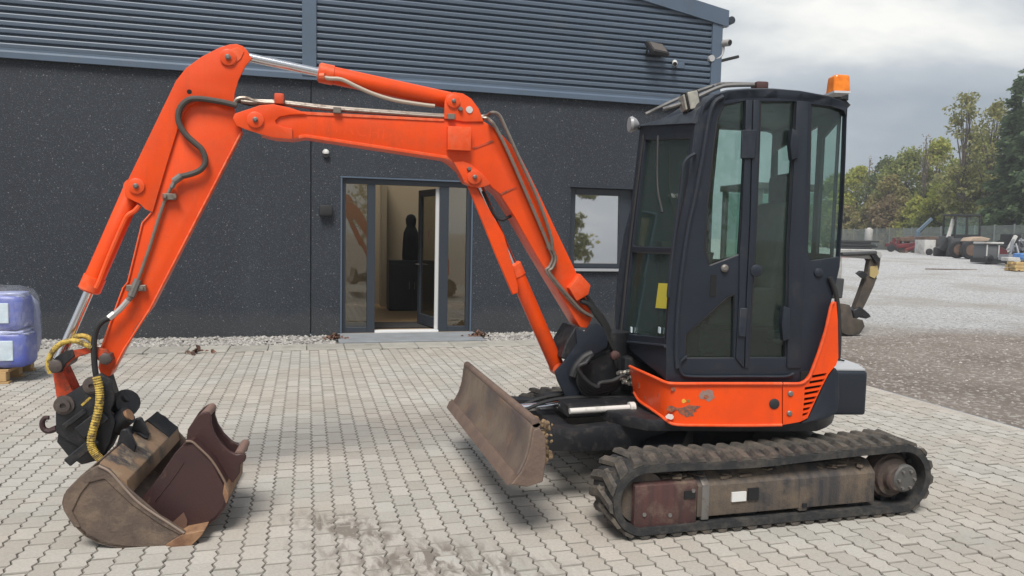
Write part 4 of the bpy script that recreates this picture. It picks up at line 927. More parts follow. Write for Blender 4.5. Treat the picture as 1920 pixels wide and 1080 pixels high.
b = B(); b.box(q + UR * .02 - RL @ V((.045, 0, 0)), (.012, .105, .09), RL); b.box(q + UR * .02 - RL @ V((0, .068, 0)), (.06, .010, .10), RL); b.bevel(.004, 1); obj('lens', b, LENS, wl)
b = B(); b.bar(q + V((.0, .0, -.05)), q + UR * .06 + V((0, 0, -.10)), .03, .03); b.bar(q + UR * .05, q + UR * .13 - UN * .02 + V((0, 0, .02)), .05, .05); obj('bracket', b, CHARCOAL, wl)
q = onL(1192, 235, -.30); b = B(); b.lathe(q + fn * .05, -fn + V((0, 0, .1)), [(0, .002), (.002, .050), (.02, .056), (.05, .04), (.07, .015)], 18); mr = obj('mirror', b, mat('grey_mirror_shell', (.30, .30, .31), .35), cab)
b = B(); b.tube([q + V((.02, 0, -.02)), q + V((.06, 0, -.03)), q + V((.075, 0, -.09))], .009, 6); obj('stalk', b, PLASTIC, mr)
q = onL(1572, 160, .42); b = B(); b.box(q, (.11, .11, .115), Matrix((UR, -UN, _z)).transposed(), taper=.86); b.bevel(.02, 3); bea = obj('beacon', b, AMBER, cab)
b = B(); b.cyl(q + V((0, 0, -.06)), q + V((0, 0, -.09)), .06, seg=18); b.bar(q + V((0, 0, -.075)), q + UR * .06 + V((0, 0, -.13)), .05, .03); obj('base', b, PLASTIC, bea)
b = B(); b.box(onL(1556, 181, .45), (.10, .3, .012), Matrix((UR, -UN, _z)).transposed()); obj('white_patch', b, mat('light_roof_patch', (.55, .56, .58), .3), cab)
# rear wall of the cab with its window
ra_lo, z_lo = al(onL(1572, 487, CL)); ra_hi, z_hi = al(onL(1588, 203, CL))
def rw(l, z, o=-.006): return up(ra_lo + (ra_hi - ra_lo) * (z - z_lo) / (z_hi - z_lo) + o, l, z)
zq = z_lo - .32
b = B()
b.plate([rw(CL - .047, zq), rw(CF + .042, zq), rw(CF + .042, z_hi - .01), rw(CL - .047, z_hi - .01)], [[rw(l0, z_lo + .03), rw(l1, z_lo + .03), rw(l1, z_hi - .14), rw(l0, z_hi - .06)] for l0, l1 in ((CL - .053, .475), (.41, CF + .10))], -UR * .02); obj('rear_frame', b, CHARCOAL, cab, smooth=0)
b = B(); b.prism([rw(CL - .05, z_lo + .02, -.018), rw(CF + .09, z_lo + .02, -.018), rw(CF + .09, z_hi - .13, -.018), rw(CL - .05, z_hi - .05, -.018)], UR * .005); obj('window_pane', b, GLASS, cab, smooth=0)
b = B(); b.prism([up(al(NB)[0] + .08, CL - .06, zt + .02), up(.55, CL - .06, zt + .02), up(.55, CF + .05, zt + .02), up(al(FB)[0] + .08, CF + .05, zt + .02)], (0, 0, .03)); obj('cab_floor', b, PLASTIC, cab)
# inside: seat, consoles, levers, monitor
se = .10
R0 = Matrix((UR, -UN, _z)).transposed()
b = B(); b.box(up(se + .02, .18, zt + .33), (.50, .50, .14), R0); b.bevel(.04, 3); seat = obj('seat', b, SEAT, EX)
b = B(); b.box(up(se + .30, .18, zt + .72), (.14, .48, .68), Matrix.Rotation(math.radians(8), 3, -UN) @ R0); b.bevel(.05, 3); obj('backrest', b, SEAT, seat)
b = B(); b.box(up(se + .36, .18, zt + 1.14), (.10, .27, .20), R0); b.bevel(.04, 3); obj('headrest', b, SEAT, seat)
b = B(); b.box(up(se + .0, .18, zt + .16), (.44, .42, .22), R0); obj('seat_base', b, PLASTIC, seat)
for l in (.50, -.14):
    b = B(); b.box(up(se - .02, l, zt + .42), (.42, .13, .22), R0); b.bevel(.02, 2); cs = obj('console', b, PLASTIC, EX)
    b = B(); p = up(se - .20, l, zt + .52); b.tube([p, p + V((0, 0, .12)) - UR * .02, p + V((0, 0, .22)) - UR * .01], lambda t: .010 + .012 * t, 10); obj('joystick', b, PLASTIC, cs)
for l in (.28, .12):
    b = B(); p = up(-.20, l, zt + .05); b.tube([p, p + V((0, 0, .35)), p + V((0, 0, .68)) + UR * .05], .010, 8); b.lathe(p + V((0, 0, .66)) + UR * .05, (0, 0, 1), [(0, .014), (.03, .02), (.10, .02), (.13, .01)], 10); b.box(p + V((0, 0, .01)), (.14, .09, .03), R0); obj('travel_lever', b, PLASTIC, EX)
b = B(); b.box(up(-.22, -.16, zt + .72), (.06, .18, .15), R0); b.bevel(.01, 2); b.bar(up(-.22, -.18, zt + .05), up(-.22, -.18, zt + .66), .04, .04); obj('monitor', b, PLASTIC, EX)
b = B(); b.box(up(.40, -.08, zt + .20), (.28, .3, .36), R0); b.bevel(.03, 2); obj('rear_shelf', b, SEAT, EX)
b = B(); u0 = .14
b.prism([p - fn * .012 for p in frect(.07, .30, .185, .30)], -fn * .002); obj('yellow_sticker', b, STICKER, cab, smooth=0)
for u, v in ((.18, .085), (.70, .075)):
    b = B(); p = fs(u, v) - fn * .010; b.box(p, (.008, .035, .035), R0); obj('white_sticker', b, LABEL, cab)

# ---- kingpost (swing bracket) and hoses at the boom foot
KY = 4.62
KP = [(1080, 616), (1098, 622), (1106, 610), (1120, 606), (1134, 616), (1141, 634), (1138, 652), (1120, 662), (1108, 668), (1092, 678), (1082, 694), (1082, 716), (1096, 738), (1120, 752), (1138, 757), (1073, 757), (1060, 742), (1047, 716), (1041, 698), (1057, 681), (1082, 645)]
for y, th_ in ((KY - .15, .03), (KY + .12, .03)):
    b = B(); b.prism([onY(x, yy, y) for x, yy in KP], (0, th_, 0)); b.bevel(.006, 2); kp = obj('kingpost', b, CHARCOAL, EX)
b = B(); b.prism([onY(x, yy, KY - .13) for x, yy in ((1062, 642), (1080, 612), (1092, 622), (1085, 645), (1068, 676), (1052, 672))], (0, .26, 0)); b.prism([onY(x, yy, KY - .11) for x, yy in ((1090, 690), (1150, 650), (1185, 690), (1185, 752), (1100, 750), (1082, 716))], (0, .22, 0)); b.bevel(.008, 1); obj('kingpost_core', b, BLACKST, EX)
qk = onY(1120, 700, KY)
b = B(); b.lathe((qk.x + .10, KY, .62), (0, 0, 1), [(0, .11), (.34, .11)], 22); obj('swing_pin', b, BLACKST, EX)
b = B(); b.box((qk.x + .30, KY, .70), (.36, .34, .22)); b.bevel(.02, 2); obj('swing_frame', b, BLACKST, EX)
for k in range(5):
    dy = -.20 - .022 * k; b = B()
    pts = [(1108 - 2 * k, 668 + 3 * k), (1092 - 2 * k, 690), (1084 + 4 * k, 714), (1096 + 6 * k, 738 - 3 * k), (1125, 742 - 6 * k), (1150, 730 - 4 * k), (1168, 712 - 2 * k), (1180, 706 + k)]
    b.tube([onY(x, yy, KY + dy + .004 * i) for i, (x, yy) in enumerate(pts)], .0135, 10); obj('hose', b, HOSE, EX)
for k, (px, py) in enumerate(((1162, 699), (1176, 697), (1165, 709), (1180, 708), (1172, 716), (1183, 719))):
    q = onY(px, py, KY - .26); b = B(); b.cyl(q, q + V((.075, .03, -.012)), .017, seg=6); b.cyl(q + V((-.02, -.01, .0)), q, .012, seg=8); obj('hose_fitting', b, mat('bright_fitting', (.45, .44, .40), .35, .8), EX)
b = B(); b.tube([onY(x, yy, KY - .17) for x, yy in ((1110, 664), (1095, 672), (1080, 690), (1074, 706))], .03, 10); obj('hose_sleeve', b, HOSE, EX)
q = onY(1152, 666, KY - .2); b = B(); b.lathe(q, (0, -1, 0), [(0, .03), (.02, .03), (.03, .015)], 12); obj('red_cap', b, FRAMERED, EX)
for k in range(5):
    b = B(); o = k * 5
    b.tube([onY(x, yy, KY - .02 - .03 * k) for x, yy in ((1095 - o * .3, 545 + o), (1112 - o * .4, 572), (1128 - o * .5, 592), (1140 - o * .4, 612), (1147 - o * .3, 636), (1152, 660), (1156, 690))], .013, 8); obj('hose', b, HOSE, EX)

# ---- boom
BN, BFAR = KY - .10, KY + .10
def bp(pts, y): return [onY(a, c, y) for a, c in pts]
BOOM = [(486, 200), (513, 196), (563, 208), (580, 213), (833, 224), (880, 224), (908, 228), (928, 240), (945, 256), (972, 285), (1006, 353), (1044, 434), (1080, 509), (1107, 577), (1110, 598), (1101, 615), (1088, 614), (1003, 473), (965, 406), (937, 363), (916, 346), (897, 349), (878, 341), (866, 319), (849, 304), (837, 297), (573, 256), (547, 260), (513, 257), (487, 250)]
b = B(); b.prism(bp(BOOM, BN), (0, .20, 0)); b.bevel(.006, 2, 25); boom = obj('boom', b, ORANGE, EX)
FORK = [(436, 222), (440, 213), (448, 210), (470, 203), (487, 197), (513, 195), (545, 202), (566, 209), (575, 214), (545, 215), (524, 219), (516, 226), (518, 233), (530, 238), (548, 241), (548, 261), (513, 258), (487, 251), (462, 243), (444, 236)]
for y in (BN - .014, BFAR - .004):
    b = B(); b.prism(bp(FORK, y), (0, .018, 0)); b.bevel(.005, 2); obj('fork_plate', b, ORANGE, boom)
b = B(); b.prism(bp([(566, 209), (833, 223), (833, 228), (566, 215)], BN - .006), (0, .012, 0)); b.prism(bp([(560, 254), (573, 252), (837, 292), (848, 299), (848, 304), (837, 298), (573, 258), (560, 260)], BN - .006), (0, .012, 0)); b.bevel(.002, 1); obj('weld_flange', b, ORANGE, boom)
for y in (BN - .012, BFAR - .008):
    b = B(); b.prism(bp([(833, 222), (834, 190), (838, 178), (852, 173), (868, 175), (884, 185), (898, 204), (907, 228), (870, 228)], y), (0, .02, 0)); b.bevel(.004, 2); obj('cylinder_bracket', b, ORANGE, boom)
    b = B(); b.prism(bp([(851, 304), (868, 302), (884, 309), (905, 326), (921, 345), (909, 350), (897, 352), (884, 350), (871, 341), (864, 327)], y), (0, .02, 0)); b.bevel(.004, 2); obj('pin_boss', b, ORANGE, boom)
def pin(px, py, y, r, m=STEEL, name='pin', par=None, d=.02):
    q = onY(px, py, y); b = B(); b.lathe(q, (0, -1, 0), [(-.01, r), (d * .6, r), (d, r * .75)], 14); obj(name, b, m, par if par is not None else boom)
    return q
def pinb(px, py, y, R, r, par):
    q = onY(px, py, y); b = B(); b.lathe(q, (0, -1, 0), [(-.01, R), (.012, R), (.014, R * .9)], 22); bo = obj('boss', b, ORANGE, par)
    b = B(); b.lathe(q, (0, -1, 0), [(.0, r), (.024, r), (.03, r * .5)], 8); obj('bolt', b, STEEL, par)
pinb(479, 225, BN - .014, .045, .015, boom); pinb(850, 190, BN - .012, .040, .013, boom); pinb(889, 332, BN - .012, .044, .014, boom)
pin(863, 205, BN - .012, .014); pin(879, 317, BN - .012, .013)
q = onY(880, 206, BN - .012); b = B(); b.lathe(q, (0, -1, 0), [(0, .022), (.006, .020)], 14); obj('white_dot', b, WHITEP, boom)
b = B(); q0 = onY(840, 236, BN - .05); q1 = onY(883, 283, BN - .05); b.box(((q0.x + q1.x) / 2, BN - .026, (q0.z + q1.z) / 2), (q1.x - q0.x, .055, q0.z - q1.z)); b.bevel(.006, 2); obj('work_light_box', b, ORANGE, boom)
b = B(); b.prism(bp([(1067, 540), (1088, 513), (1108, 535), (1104, 552), (1082, 565)], BN - .05), (0, .12, 0)); b.bevel(.008, 2); obj('hose_block', b, ORANGE, boom)
b = B(); b.prism(bp([(924, 262), (926, 266), (888, 280), (886, 277)], BN - .004), (0, .008, 0)); b.prism(bp([(938, 362), (968, 349), (969, 352), (939, 366)], BN - .004), (0, .008, 0)); obj('weld_seam', b, ORANGE_WORN, boom)
for k, y in enumerate((BN + .02, BN + .06, BN + .10, BN + .15)):
    dz = (0, -3, 1, -2)[k]
    pts = [(452, 190 + dz), (480, 192 + dz), (530, 194 + dz), (620, 204 + dz), (740, 213 + dz), (830, 219 + dz), (905, 221 + dz)]
    if k < 3: pts += [(920, 226 + dz), (932, 244), (955, 290), (990, 370), (1020, 440 ), (1031, 468)] if k != 1 else [(922, 211), (936, 216), (948, 240), (975, 300), (1008, 372), (1032, 440), (1036, 470)]
    yy = [y] * 7 + [BN - .02 - .022 * k] * 10
    b = B(); b.tube([onY(a, c, yy[i] if i < 6 else BN - .016 - .02 * k) if i > 6 else onY(a, c, y) for i, (a, c) in enumerate(pts)], .0105, 8); obj('steel_pipe', b, PIPE, boom)
for k in range(2):
    b = B(); b.tube([onY(a + 6 * k, c + 2 * k, BN - .02 - .01 * k) for a, c in ((1031, 468), (1036, 484), (1030, 500), (1024, 508), (1040, 530), (1066, 560), (1085, 580), (1105, 592))], .0105, 8); obj('steel_pipe', b, PIPE, boom)
for px, py in ((632, 209), (845, 221), (1029, 462)):
    q = onY(px, py, BN); b = B(); b.box(q + V((0, .05, .004)), (.045, .16, .035)); b.bevel(.004, 1); obj('pipe_clamp', b, PIPE, boom)
q = onY(524, 187, BN + .03); b = B(); b.box(q, (.055, .1, .06)); b.bevel(.01, 2); obj('valve_block', b, ORANGE_WORN, boom)
for k in range(4):
    b = B(); b.tube([onY(a, c, BN + .02 + .03 * k) for a, c in ((438, 197), (445, 186 + k), (460, 184 + 3 * k), (478, 190 + 2 * k), (500, 193))], .012, 8); obj('hose', b, HOSE if k % 2 else PIPE, boom)
# faint ghost of the old lettering on the boom side
def text(s, p, xdir, zdir, size, m, par, ext=.0008):
    cu = bpy.data.curves.new('faded_lettering', 'FONT'); cu.body = s; cu.size = size; cu.extrude = ext; cu.space_character = 1.15
    tmp = bpy.data.objects.new('faded_lettering', cu); COL.objects.link(tmp)
    dg = bpy.context.evaluated_depsgraph_get(); me = bpy.data.meshes.new_from_object(tmp.evaluated_get(dg)); bpy.data.objects.remove(tmp)
    n = xdir.cross(zdir); me.transform(Matrix(((xdir.x, zdir.x, n.x, p.x), (xdir.y, zdir.y, n.y, p.y), (xdir.z, zdir.z, n.z, p.z), (0, 0, 0, 1)))); me.transform(Matrix.Translation(-base_of(par)))
    me.materials.clear(); me.materials.append(m); o = bpy.data.objects.new('faded_lettering', me); COL.objects.link(o); o.parent = par; return o
pa = onY(586, 243, BN - .001); pb = onY(716, 261, BN - .001); xd = (pb - pa).normalized()
GH2 = mat('faded_letter_paint', (0.80, 0.078, 0.008), 0.40, col2=(0.71, 0.070, 0.011), scale=3.5, lo=.4, hi=.62, coat=.08, spec=.35); streaks(GH2, (.50, .06, .018))
text('HITACHI', pa + V((0, .0007, 0)), xd, V((-xd.z, 0, xd.x)), .095, GH2, boom, .0003)

# ---- cylinders
def ram(name, p0, p1, split, rb, rr, par, m=ORANGE, collar=True):
    """barrel p0->split, rod split->p1"""
    p0 = V(p0); p1 = V(p1); d = (p1 - p0); s = p0 + d * split; u = d.normalized(); b = B()
    L_ = (s - p0).length
    b.lathe(p0, u, [(0, rb * .8), (.02, rb), (L_ - .09, rb), (L_ - .088, rb * 1.12), (L_ - .01, rb * 1.12), (L_, rb * .9)], 24)
    b.lathe(p0 + V((0, rb, 0)) if abs(u.y) < .5 else p0, (0, -1, 0), [(0, rb * .9), (2 * rb, rb * .9)], 18)
    c = obj(name, b, m, par); b = B(); b.cyl(s - u * .03, p1 - u * .03, rr, seg=18); b.lathe(p1 + V((0, rr * 1.4, 0)), (0, -1, 0), [(0, rr * 1.7), (rr * 2.8, rr * 1.7)], 16); obj('rod', b, CHROME, c); return c
ac = ram('arm_cylinder', onY(849, 190, KY), onY(436, 101, KY), .63, .052, .026, EX)
b = B(); b.tube([onY(a, c, KY - .055) for a, c in ((600, 143), (616, 147), (640, 149), (668, 162), (700, 176), (740, 188), (790, 196), (815, 199))], .012, 8); obj('feed_pipe', b, mat('cream_pipe', (.42, .36, .29), .5), ac)
b = B(); b.lathe(onY(600, 143, KY - .05), (1, -.4, 0), [(0, .02), (.03, .02)], 8); obj('union', b, ORANGE, ac)
bcY = KY
bcyl = ram('boom_cylinder', onY(1046, 691, bcY), onY(889, 332, bcY), .56, .050, .030, EX)
b = B(); b.prism([onY(x, y, KY - .075) for x, y in ((877, 349), (893, 350), (945, 440), (972, 535), (972, 549), (961, 553), (930, 480), (905, 418))], (0, .02, 0)); b.prism([onY(x, y, KY + .055) for x, y in ((877, 349), (893, 350), (945, 440), (972, 535), (972, 549), (961, 553), (930, 480), (905, 418))], (0, .02, 0)); b.bevel(.004, 1); obj('rod_guard', b, ORANGE_FLAT, bcyl)
b = B(); b.tube([onY(x, y, KY - .03) for x, y in ((905, 358), (925, 400), (940, 412), (958, 405)) ], .010, 8); obj('hose', b, HOSE, bcyl)
# ---- arm
AN = KY - .075
ABOX = [(352, 198), (372, 189), (400, 189), (438, 200), (446, 226), (453, 246), (282, 578), (254, 613), (233, 653), (213, 690), (206, 706), (190, 705), (184, 690), (189, 653), (209, 598), (231, 538), (240, 527), (267, 416), (284, 397), (338, 222)]
b = B(); b.prism(bp(ABOX, AN + .008), (0, .134, 0)); b.bevel(.006, 2, 25); arm = obj('arm', b, ORANGE, EX)
APL = [(443, 82), (455, 86), (464, 95), (472, 110), (460, 124), (447, 150), (440, 175), (438, 201), (400, 190), (372, 190), (353, 199), (339, 223), (312, 310), (286, 398), (272, 392), (262, 382), (234, 369), (233, 358), (237, 343), (330, 151), (349, 127), (378, 106), (411, 89), (430, 83)]
for y in (AN - .008, KY + .067):
    b = B(); b.prism(bp(APL, y), (0, .018, 0)); b.bevel(.004, 2); obj('arm_plate', b, ORANGE, arm)
b = B(); b.prism(bp([(352, 130), (380, 110), (415, 97), (428, 130), (432, 198), (340, 222), (290, 388), (268, 376), (244, 350), (333, 155)], AN + .012), (0, .126, 0)); obj('arm_core', b, ORANGE, arm)
b = B(); b.tube(bp([(453, 247), (282, 578), (233, 654), (213, 692)], AN + .004), .007, 6, smooth=False); b.tube(bp([(284, 399), (267, 418), (240, 529), (231, 540), (209, 600), (190, 653)], AN + .004), .006, 6, smooth=False); obj('weld_bead', b, ORANGE, arm)
def pina(px, py, R, r, y=AN - .008): pinb(px, py, y, R, r, arm)
HN0 = KY - .16
pina(428, 108, .045, .016); pina(256, 349, .042, .015)
b = B(); b.prism(bp([(416, 108), (422, 96), (446, 88), (458, 96), (452, 110), (438, 122), (424, 120)], AN - .014), (0, .01, 0)); b.bevel(.003, 1); obj('boss_plate', b, ORANGE, arm)
q = onY(355, 172, AN - .008); b = B(); b.lathe(q, (0, -1, 0), [(-.005, .013), (.001, .013)], 12); obj('hole', b, BLACKC, arm)
b = B(); b.tube([onY(x, y, AN - .03) for x, y in ((444, 198), (420, 192), (397, 188), (372, 185), (354, 187), (340, 199), (334, 216), (337, 234), (349, 253), (365, 268), (378, 280), (385, 297), (383, 310), (372, 321), (352, 328), (338, 331))], .0165, 10); obj('hose', b, mat('dusty_hose', (.06, .052, .045), .6), arm)
b = B(); b.cyl(onY(340, 330, AN - .03), onY(326, 340, AN - .03), .020, seg=10); b.cyl(onY(328, 340, AN - .03), onY(322, 352, AN - .03), .015, seg=6); obj('hose_fitting', b, STEEL, arm)
b = B(); b.tube([onY(x, y, AN - .012) for x, y in ((323, 348), (310, 374), (296, 415), (282, 460), (268, 500), (259, 524))], .010, 8); obj('steel_pipe', b, PIPE, arm)
for px, py in ((318, 369), (256, 540)):
    q = onY(px, py, AN - .015); b = B(); b.box(q, (.07 if px > 300 else .10, .03, .035)); b.cyl(q + V((.03, -.03, 0)), q + V((.03, .0, 0)), .012, seg=6); b.cyl(q + V((-.02, -.03, 0)), q + V((-.02, .0, 0)), .012, seg=6); b.bevel(.003, 1); obj('pipe_clamp', b, PIPE, arm)
q = onY(249, 543, AN - .03); b = B(); b.cyl(onY(259, 524, AN - .02), onY(246, 556, AN - .03), .022, seg=8); b.cyl(onY(246, 556, AN - .03), onY(232, 572, AN - .03), .016, seg=8); obj('check_valve', b, STEEL, arm)
b = B(); b.tube([onY(x, y, AN - .04) for x, y in ((240, 563), (226, 579), (213, 590))], .016, 8); b.cyl(onY(215, 588, AN - .04), onY(204, 597, AN - .05), .019, seg=6); obj('hose_fitting', b, mat('pale_fitting', (.50, .48, .46), .4, .5), arm)
b = B(); b.tube([onY(x, y, AN - .05) for x, y in ((206, 596), (193, 602), (182, 615), (177, 634), (176, 660), (178, 690), (181, 709))], .0155, 10); obj('hose', b, HOSE, arm)
b = B(); b.tube([onY(x, y, HN0 - .05) for x, y in ((181, 707), (186, 728), (187, 748), (184, 772), (178, 795), (172, 818), (172, 838), (180, 852), (190, 863))], lambda t: .021 + .002 * math.sin(t * 230), 10, sub=12); obj('hose_guard', b, YELLOW, arm)
bcy = ram('bucket_cylinder', onY(252, 352, KY), onY(105, 686, KY), .585, .052, .027, EX)
b = B(); b.tube([onY(x, y, KY - .06) for x, y in ((262, 385), (252, 396), (240, 404), (231, 420), (205, 480), (186, 528), (180, 540))], .014, 8); obj('feed_pipe', b, ORANGE, bcy)
# ---- bucket links
b = B()
for y in (KY - .115, KY + .085): b.prism(bp([(96, 682), (104, 671), (122, 660), (150, 655), (176, 650), (200, 656), (206, 668), (198, 680), (184, 676), (170, 662), (150, 668), (132, 678), (118, 694), (104, 700)], y), (0, .03, 0))
b.bevel(.004, 1); gl_ = obj('guide_link', b, ORANGE_WORN, EX)
b = B(); b.prism(bp([(96, 682), (104, 670), (122, 658), (136, 655), (140, 668), (124, 682), (116, 698), (102, 700)], KY - .122), (0, .01, 0)); b.bevel(.003, 1); obj('greasy_cheek', b, BLACKST, gl_)
b = B(); b.prism(bp([(96, 688), (113, 684), (140, 742), (132, 770), (118, 768), (106, 752)], KY - .075), (0, .15, 0)); b.bevel(.01, 2); obj('bucket_link', b, ORANGE_WORN, EX)
DPIN = mat('greasy_pin', (.085, .07, .065), .5, .3, dirt=(.16, .11, .09), dscale=20)
for px, py, r in ((105, 686, .036), (199, 672, .034)):
    q = onY(px, py, KY - .118); b = B(); b.lathe(q, (0, -1, 0), [(-.27, r), (.0, r), (.022, r), (.026, r * .8)], 6 if px > 150 else 16); obj('link_pin', b, DPIN, EX)
for k, y0 in enumerate((KY - .13, KY - .02)):
    b = B(); b.tube([onY(x, yy, y0) for x, yy in (((95, 700), (91, 682), (96, 664), (107, 650), (122, 641), (140, 639), (158, 645), (172, 652)) if k == 0 else ((130, 640), (142, 632), (156, 630), (170, 636), (180, 650)))], .0145, 10, sub=8); obj('hose', b, YELLOW, EX)
# ---- tilting quick hitch
HN = KY - .16
HT = [(104, 752), (109, 744), (120, 743), (149, 725), (171, 709), (188, 700), (210, 713), (214, 748), (207, 771), (216, 792), (206, 829), (193, 852), (176, 850), (150, 838), (126, 826), (105, 812), (104, 789)]
for y in (HN, KY + .13):
    b = B(); b.prism(bp(HT, y), (0, .03, 0)); b.bevel(.006, 2); hit_ = obj('quick_hitch', b, BLACKST, EX)
b = B(); b.prism(bp([(112, 790), (150, 760), (200, 770), (205, 829), (190, 862), (153, 872), (127, 855), (106, 829)], HN + .02), (0, .28, 0)); b.prism(bp([(150, 735), (190, 712), (205, 760), (150, 790)], HN + .03), (0, .26, 0)); b.bevel(.008, 2); obj('hitch_core', b, BLACKST, EX)
b = B(); b.bar(onY(150, 812, HN - .02), onY(196, 776, HN - .02), .03, .075); b.bar(onY(126, 868, HN - .04), onY(180, 824, HN - .04), .02, .05); b.bar(onY(120, 800, HN - .02), onY(160, 770, HN - .02), .02, .03); b.bevel(.005, 1); obj('tilt_housing', b, BLACKST, EX)
for px, py, r in ((121, 759, .034), (174, 722, .032)):
    q = onY(px, py, HN); b = B(); b.lathe(q, (0, -1, 0), [(0, r * 1.5), (.012, r * 1.5), (.014, r), (.03, r), (.032, r * .45), (.02, r * .4)], 20); obj('hitch_pin', b, DPIN, EX)
b = B(); b.bar(onY(153, 760, HN - .001), onY(170, 745, HN - .001), .004, .012); obj('yellow_mark', b, YELLOW, EX)
b = B(); b.tube([onY(x, y, KY - .02) for x, y in ((106, 803), (92, 808), (82, 804), (79, 793), (84, 784), (92, 783))], lambda t: .018 - .006 * t, 8); obj('lifting_hook', b, BROWN, EX)
b = B(); b.cyl(onY(214, 752, KY), onY(238, 742, KY - .02), .032, seg=14); b.lathe(onY(231, 757, KY + .02), (.5, -.6, .2), [(0, .075), (.03, .08), (.06, .07)], 16); obj('tilt_cylinder', b, BLACKST, EX)
b = B(); b.cyl(onY(212, 800, KY - .08), onY(240, 778, KY - .1), .052, seg=16); obj('tilt_cylinder', b, BLACKST, EX)
b = B(); b.cyl(onY(236, 781, KY - .1), onY(244, 777, KY - .105), .034, seg=14); obj('tilt_pin', b, RUST, EX)

# ---- grading bucket hung on the hitch
BD = V((.0764, .9971, 0)); BPN = V((.9971, -.0764, 0)); B0 = V(onZ(240, 1027)); GW = 1.07
def onB(px, py, w=0.0): return hit(px, py, B0 + BD * w, BD)
SIDE = [(186, 872), (204, 880), (226, 905), (256, 936), (284, 958), (312, 975), (346, 997), (352, 1006), (350, 1016), (330, 1022), (312, 1026), (280, 1028), (238, 1029), (206, 1025), (182, 1018), (160, 1006), (146, 993), (131, 976), (120, 958), (116, 943), (120, 927), (133, 910), (150, 893), (168, 880)]
SHELL = [onB(x, y) for x, y in SIDE[7:]]
ctr = sum(SHELL, V((0, 0, 0))) / len(SHELL)
b = B(); rows = [[p, p + BD * GW] for p in SHELL]; rows2 = [[p + (ctr - p).normalized() * .018 + BD * .0, p + (ctr - p).normalized() * .018 + BD * GW] for p in SHELL]
va = [b._add(r) for r in rows]; vb = [b._add(r) for r in rows2]
for i in range(len(va) - 1):
    b.m.faces.new((va[i][0], va[i][1], va[i + 1][1], va[i + 1][0])); b.m.faces.new((vb[i][0], vb[i + 1][0], vb[i + 1][1], vb[i][1]))
for i in (0, len(va) - 1): b.m.faces.new((va[i][0], va[i][1], vb[i][1], vb[i][0]))
for k in (0, 1):
    for i in range(len(va) - 1): b.m.faces.new((va[i][k], va[i + 1][k], vb[i + 1][k], vb[i][k]))
gsh = obj('grading_bucket', b, TAN, EX, smooth=45)
for w0 in (0, GW - .022):
    P = [p + BD * w0 for p in [onB(x, y) for x, y in SIDE]]
    b = B(); b.prism(P, BD * .022); b.bevel(.004, 1); obj('side_plate', b, TAN, gsh)
b = B(); b.prism([onB(x, y) - BD * .012 for x, y in ((312, 1020), (344, 1000), (385, 992), (380, 1002), (358, 1024), (345, 1028), (314, 1029))], BD * (GW + .024)); b.bevel(.003, 1); obj('cutting_edge', b, RUST, gsh)
b = B(); b.prism([onB(x, y) + BD * .03 for x, y in ((184, 869), (234, 905), (240, 934), (228, 936), (204, 904), (178, 884))], BD * (GW - .03)); b.bevel(.006, 2); obj('top_beam', b, BEAM, gsh)
b = B(); b.prism([onB(x, y) - BD * .008 for x, y in ((150, 893), (186, 872), (215, 891), (312, 975), (346, 997), (340, 1003), (300, 982), (246, 944), (196, 897), (172, 903), (160, 906))], BD * .012); b.bevel(.003, 1); obj('rim_plate', b, TAN, gsh)
b = B(); b.tube([onB(x, y) - BD * .010 for x, y in ((186, 872), (208, 884), (232, 911), (258, 938), (286, 959), (314, 977), (346, 998))], .006, 6); obj('rim_edge', b, mat('rim_highlight', (.26, .20, .16), .5, .2), gsh)  # pale bead paints the highlight along the plate rim
b = B(); b.prism([onB(x, y) - BD * .008 for x, y in ((150, 893), (168, 905), (152, 925), (136, 958), (152, 988), (140, 988), (118, 950), (124, 920))], BD * .011); b.bevel(.003, 1); obj('wear_plate', b, TAN, gsh)
for k in (0.36, 0.60):
    b = B(); b.prism([onB(x, y) + BD * k for x, y in ((172, 876), (182, 842), (196, 840), (214, 876), (208, 894), (190, 886))], BD * .03); b.bevel(.005, 1); obj('hitch_lug', b, BLACKST, gsh)
b = B(); b.prism([onY(x, y, KY - .05) for x, y in ((205, 800), (214, 797), (236, 806), (262, 812), (278, 822), (258, 824), (228, 818), (206, 812))], (0, .10, 0)); b.bevel(.004, 1); obj('lock_plate', b, BLACKST, gsh)
b = B(); b.prism([onB(x, y) + BD * (GW - .24) for x, y in ((182, 870), (234, 908), (236, 904), (184, 866))], BD * .22); obj('scuffed_black_end', b, BLACKST, gsh)

# ================================================================== the loose digging bucket resting in the grading bucket
DW0 = 0.10; DWID = .46
DB = thing('digging_bucket', 'dark brown digging bucket with two hooked ears lying inside the wider muddy bucket', 'bucket', onB(349, 985, DW0))
def onD(px, py, w=0.0): return hit(px, py, B0 + BD * DW0, BD) + BD * w
DS = [(349, 827), (360, 828), (372, 838), (398, 864), (421, 902), (428, 918), (428, 938), (420, 956), (405, 974), (380, 991), (364, 996), (349, 997), (330, 984), (312, 974), (290, 957), (264, 936), (300, 891), (327, 851)]
for w0 in (0, DWID - .018):
    b = B(); b.prism([onD(x, y, w0) for x, y in DS], BD * .018); b.bevel(.004, 1); obj('side_plate', b, BROWN, DB)
SH2 = [onD(x, y) for x, y in ((343, 833),) + tuple(DS[1:13])]
b = B(); c2 = sum(SH2, V((0, 0, 0))) / len(SH2)
va = [b._add([p, p + BD * DWID]) for p in SH2]; vb = [b._add([p + (c2 - p).normalized() * .016, p + (c2 - p).normalized() * .016 + BD * DWID]) for p in SH2]
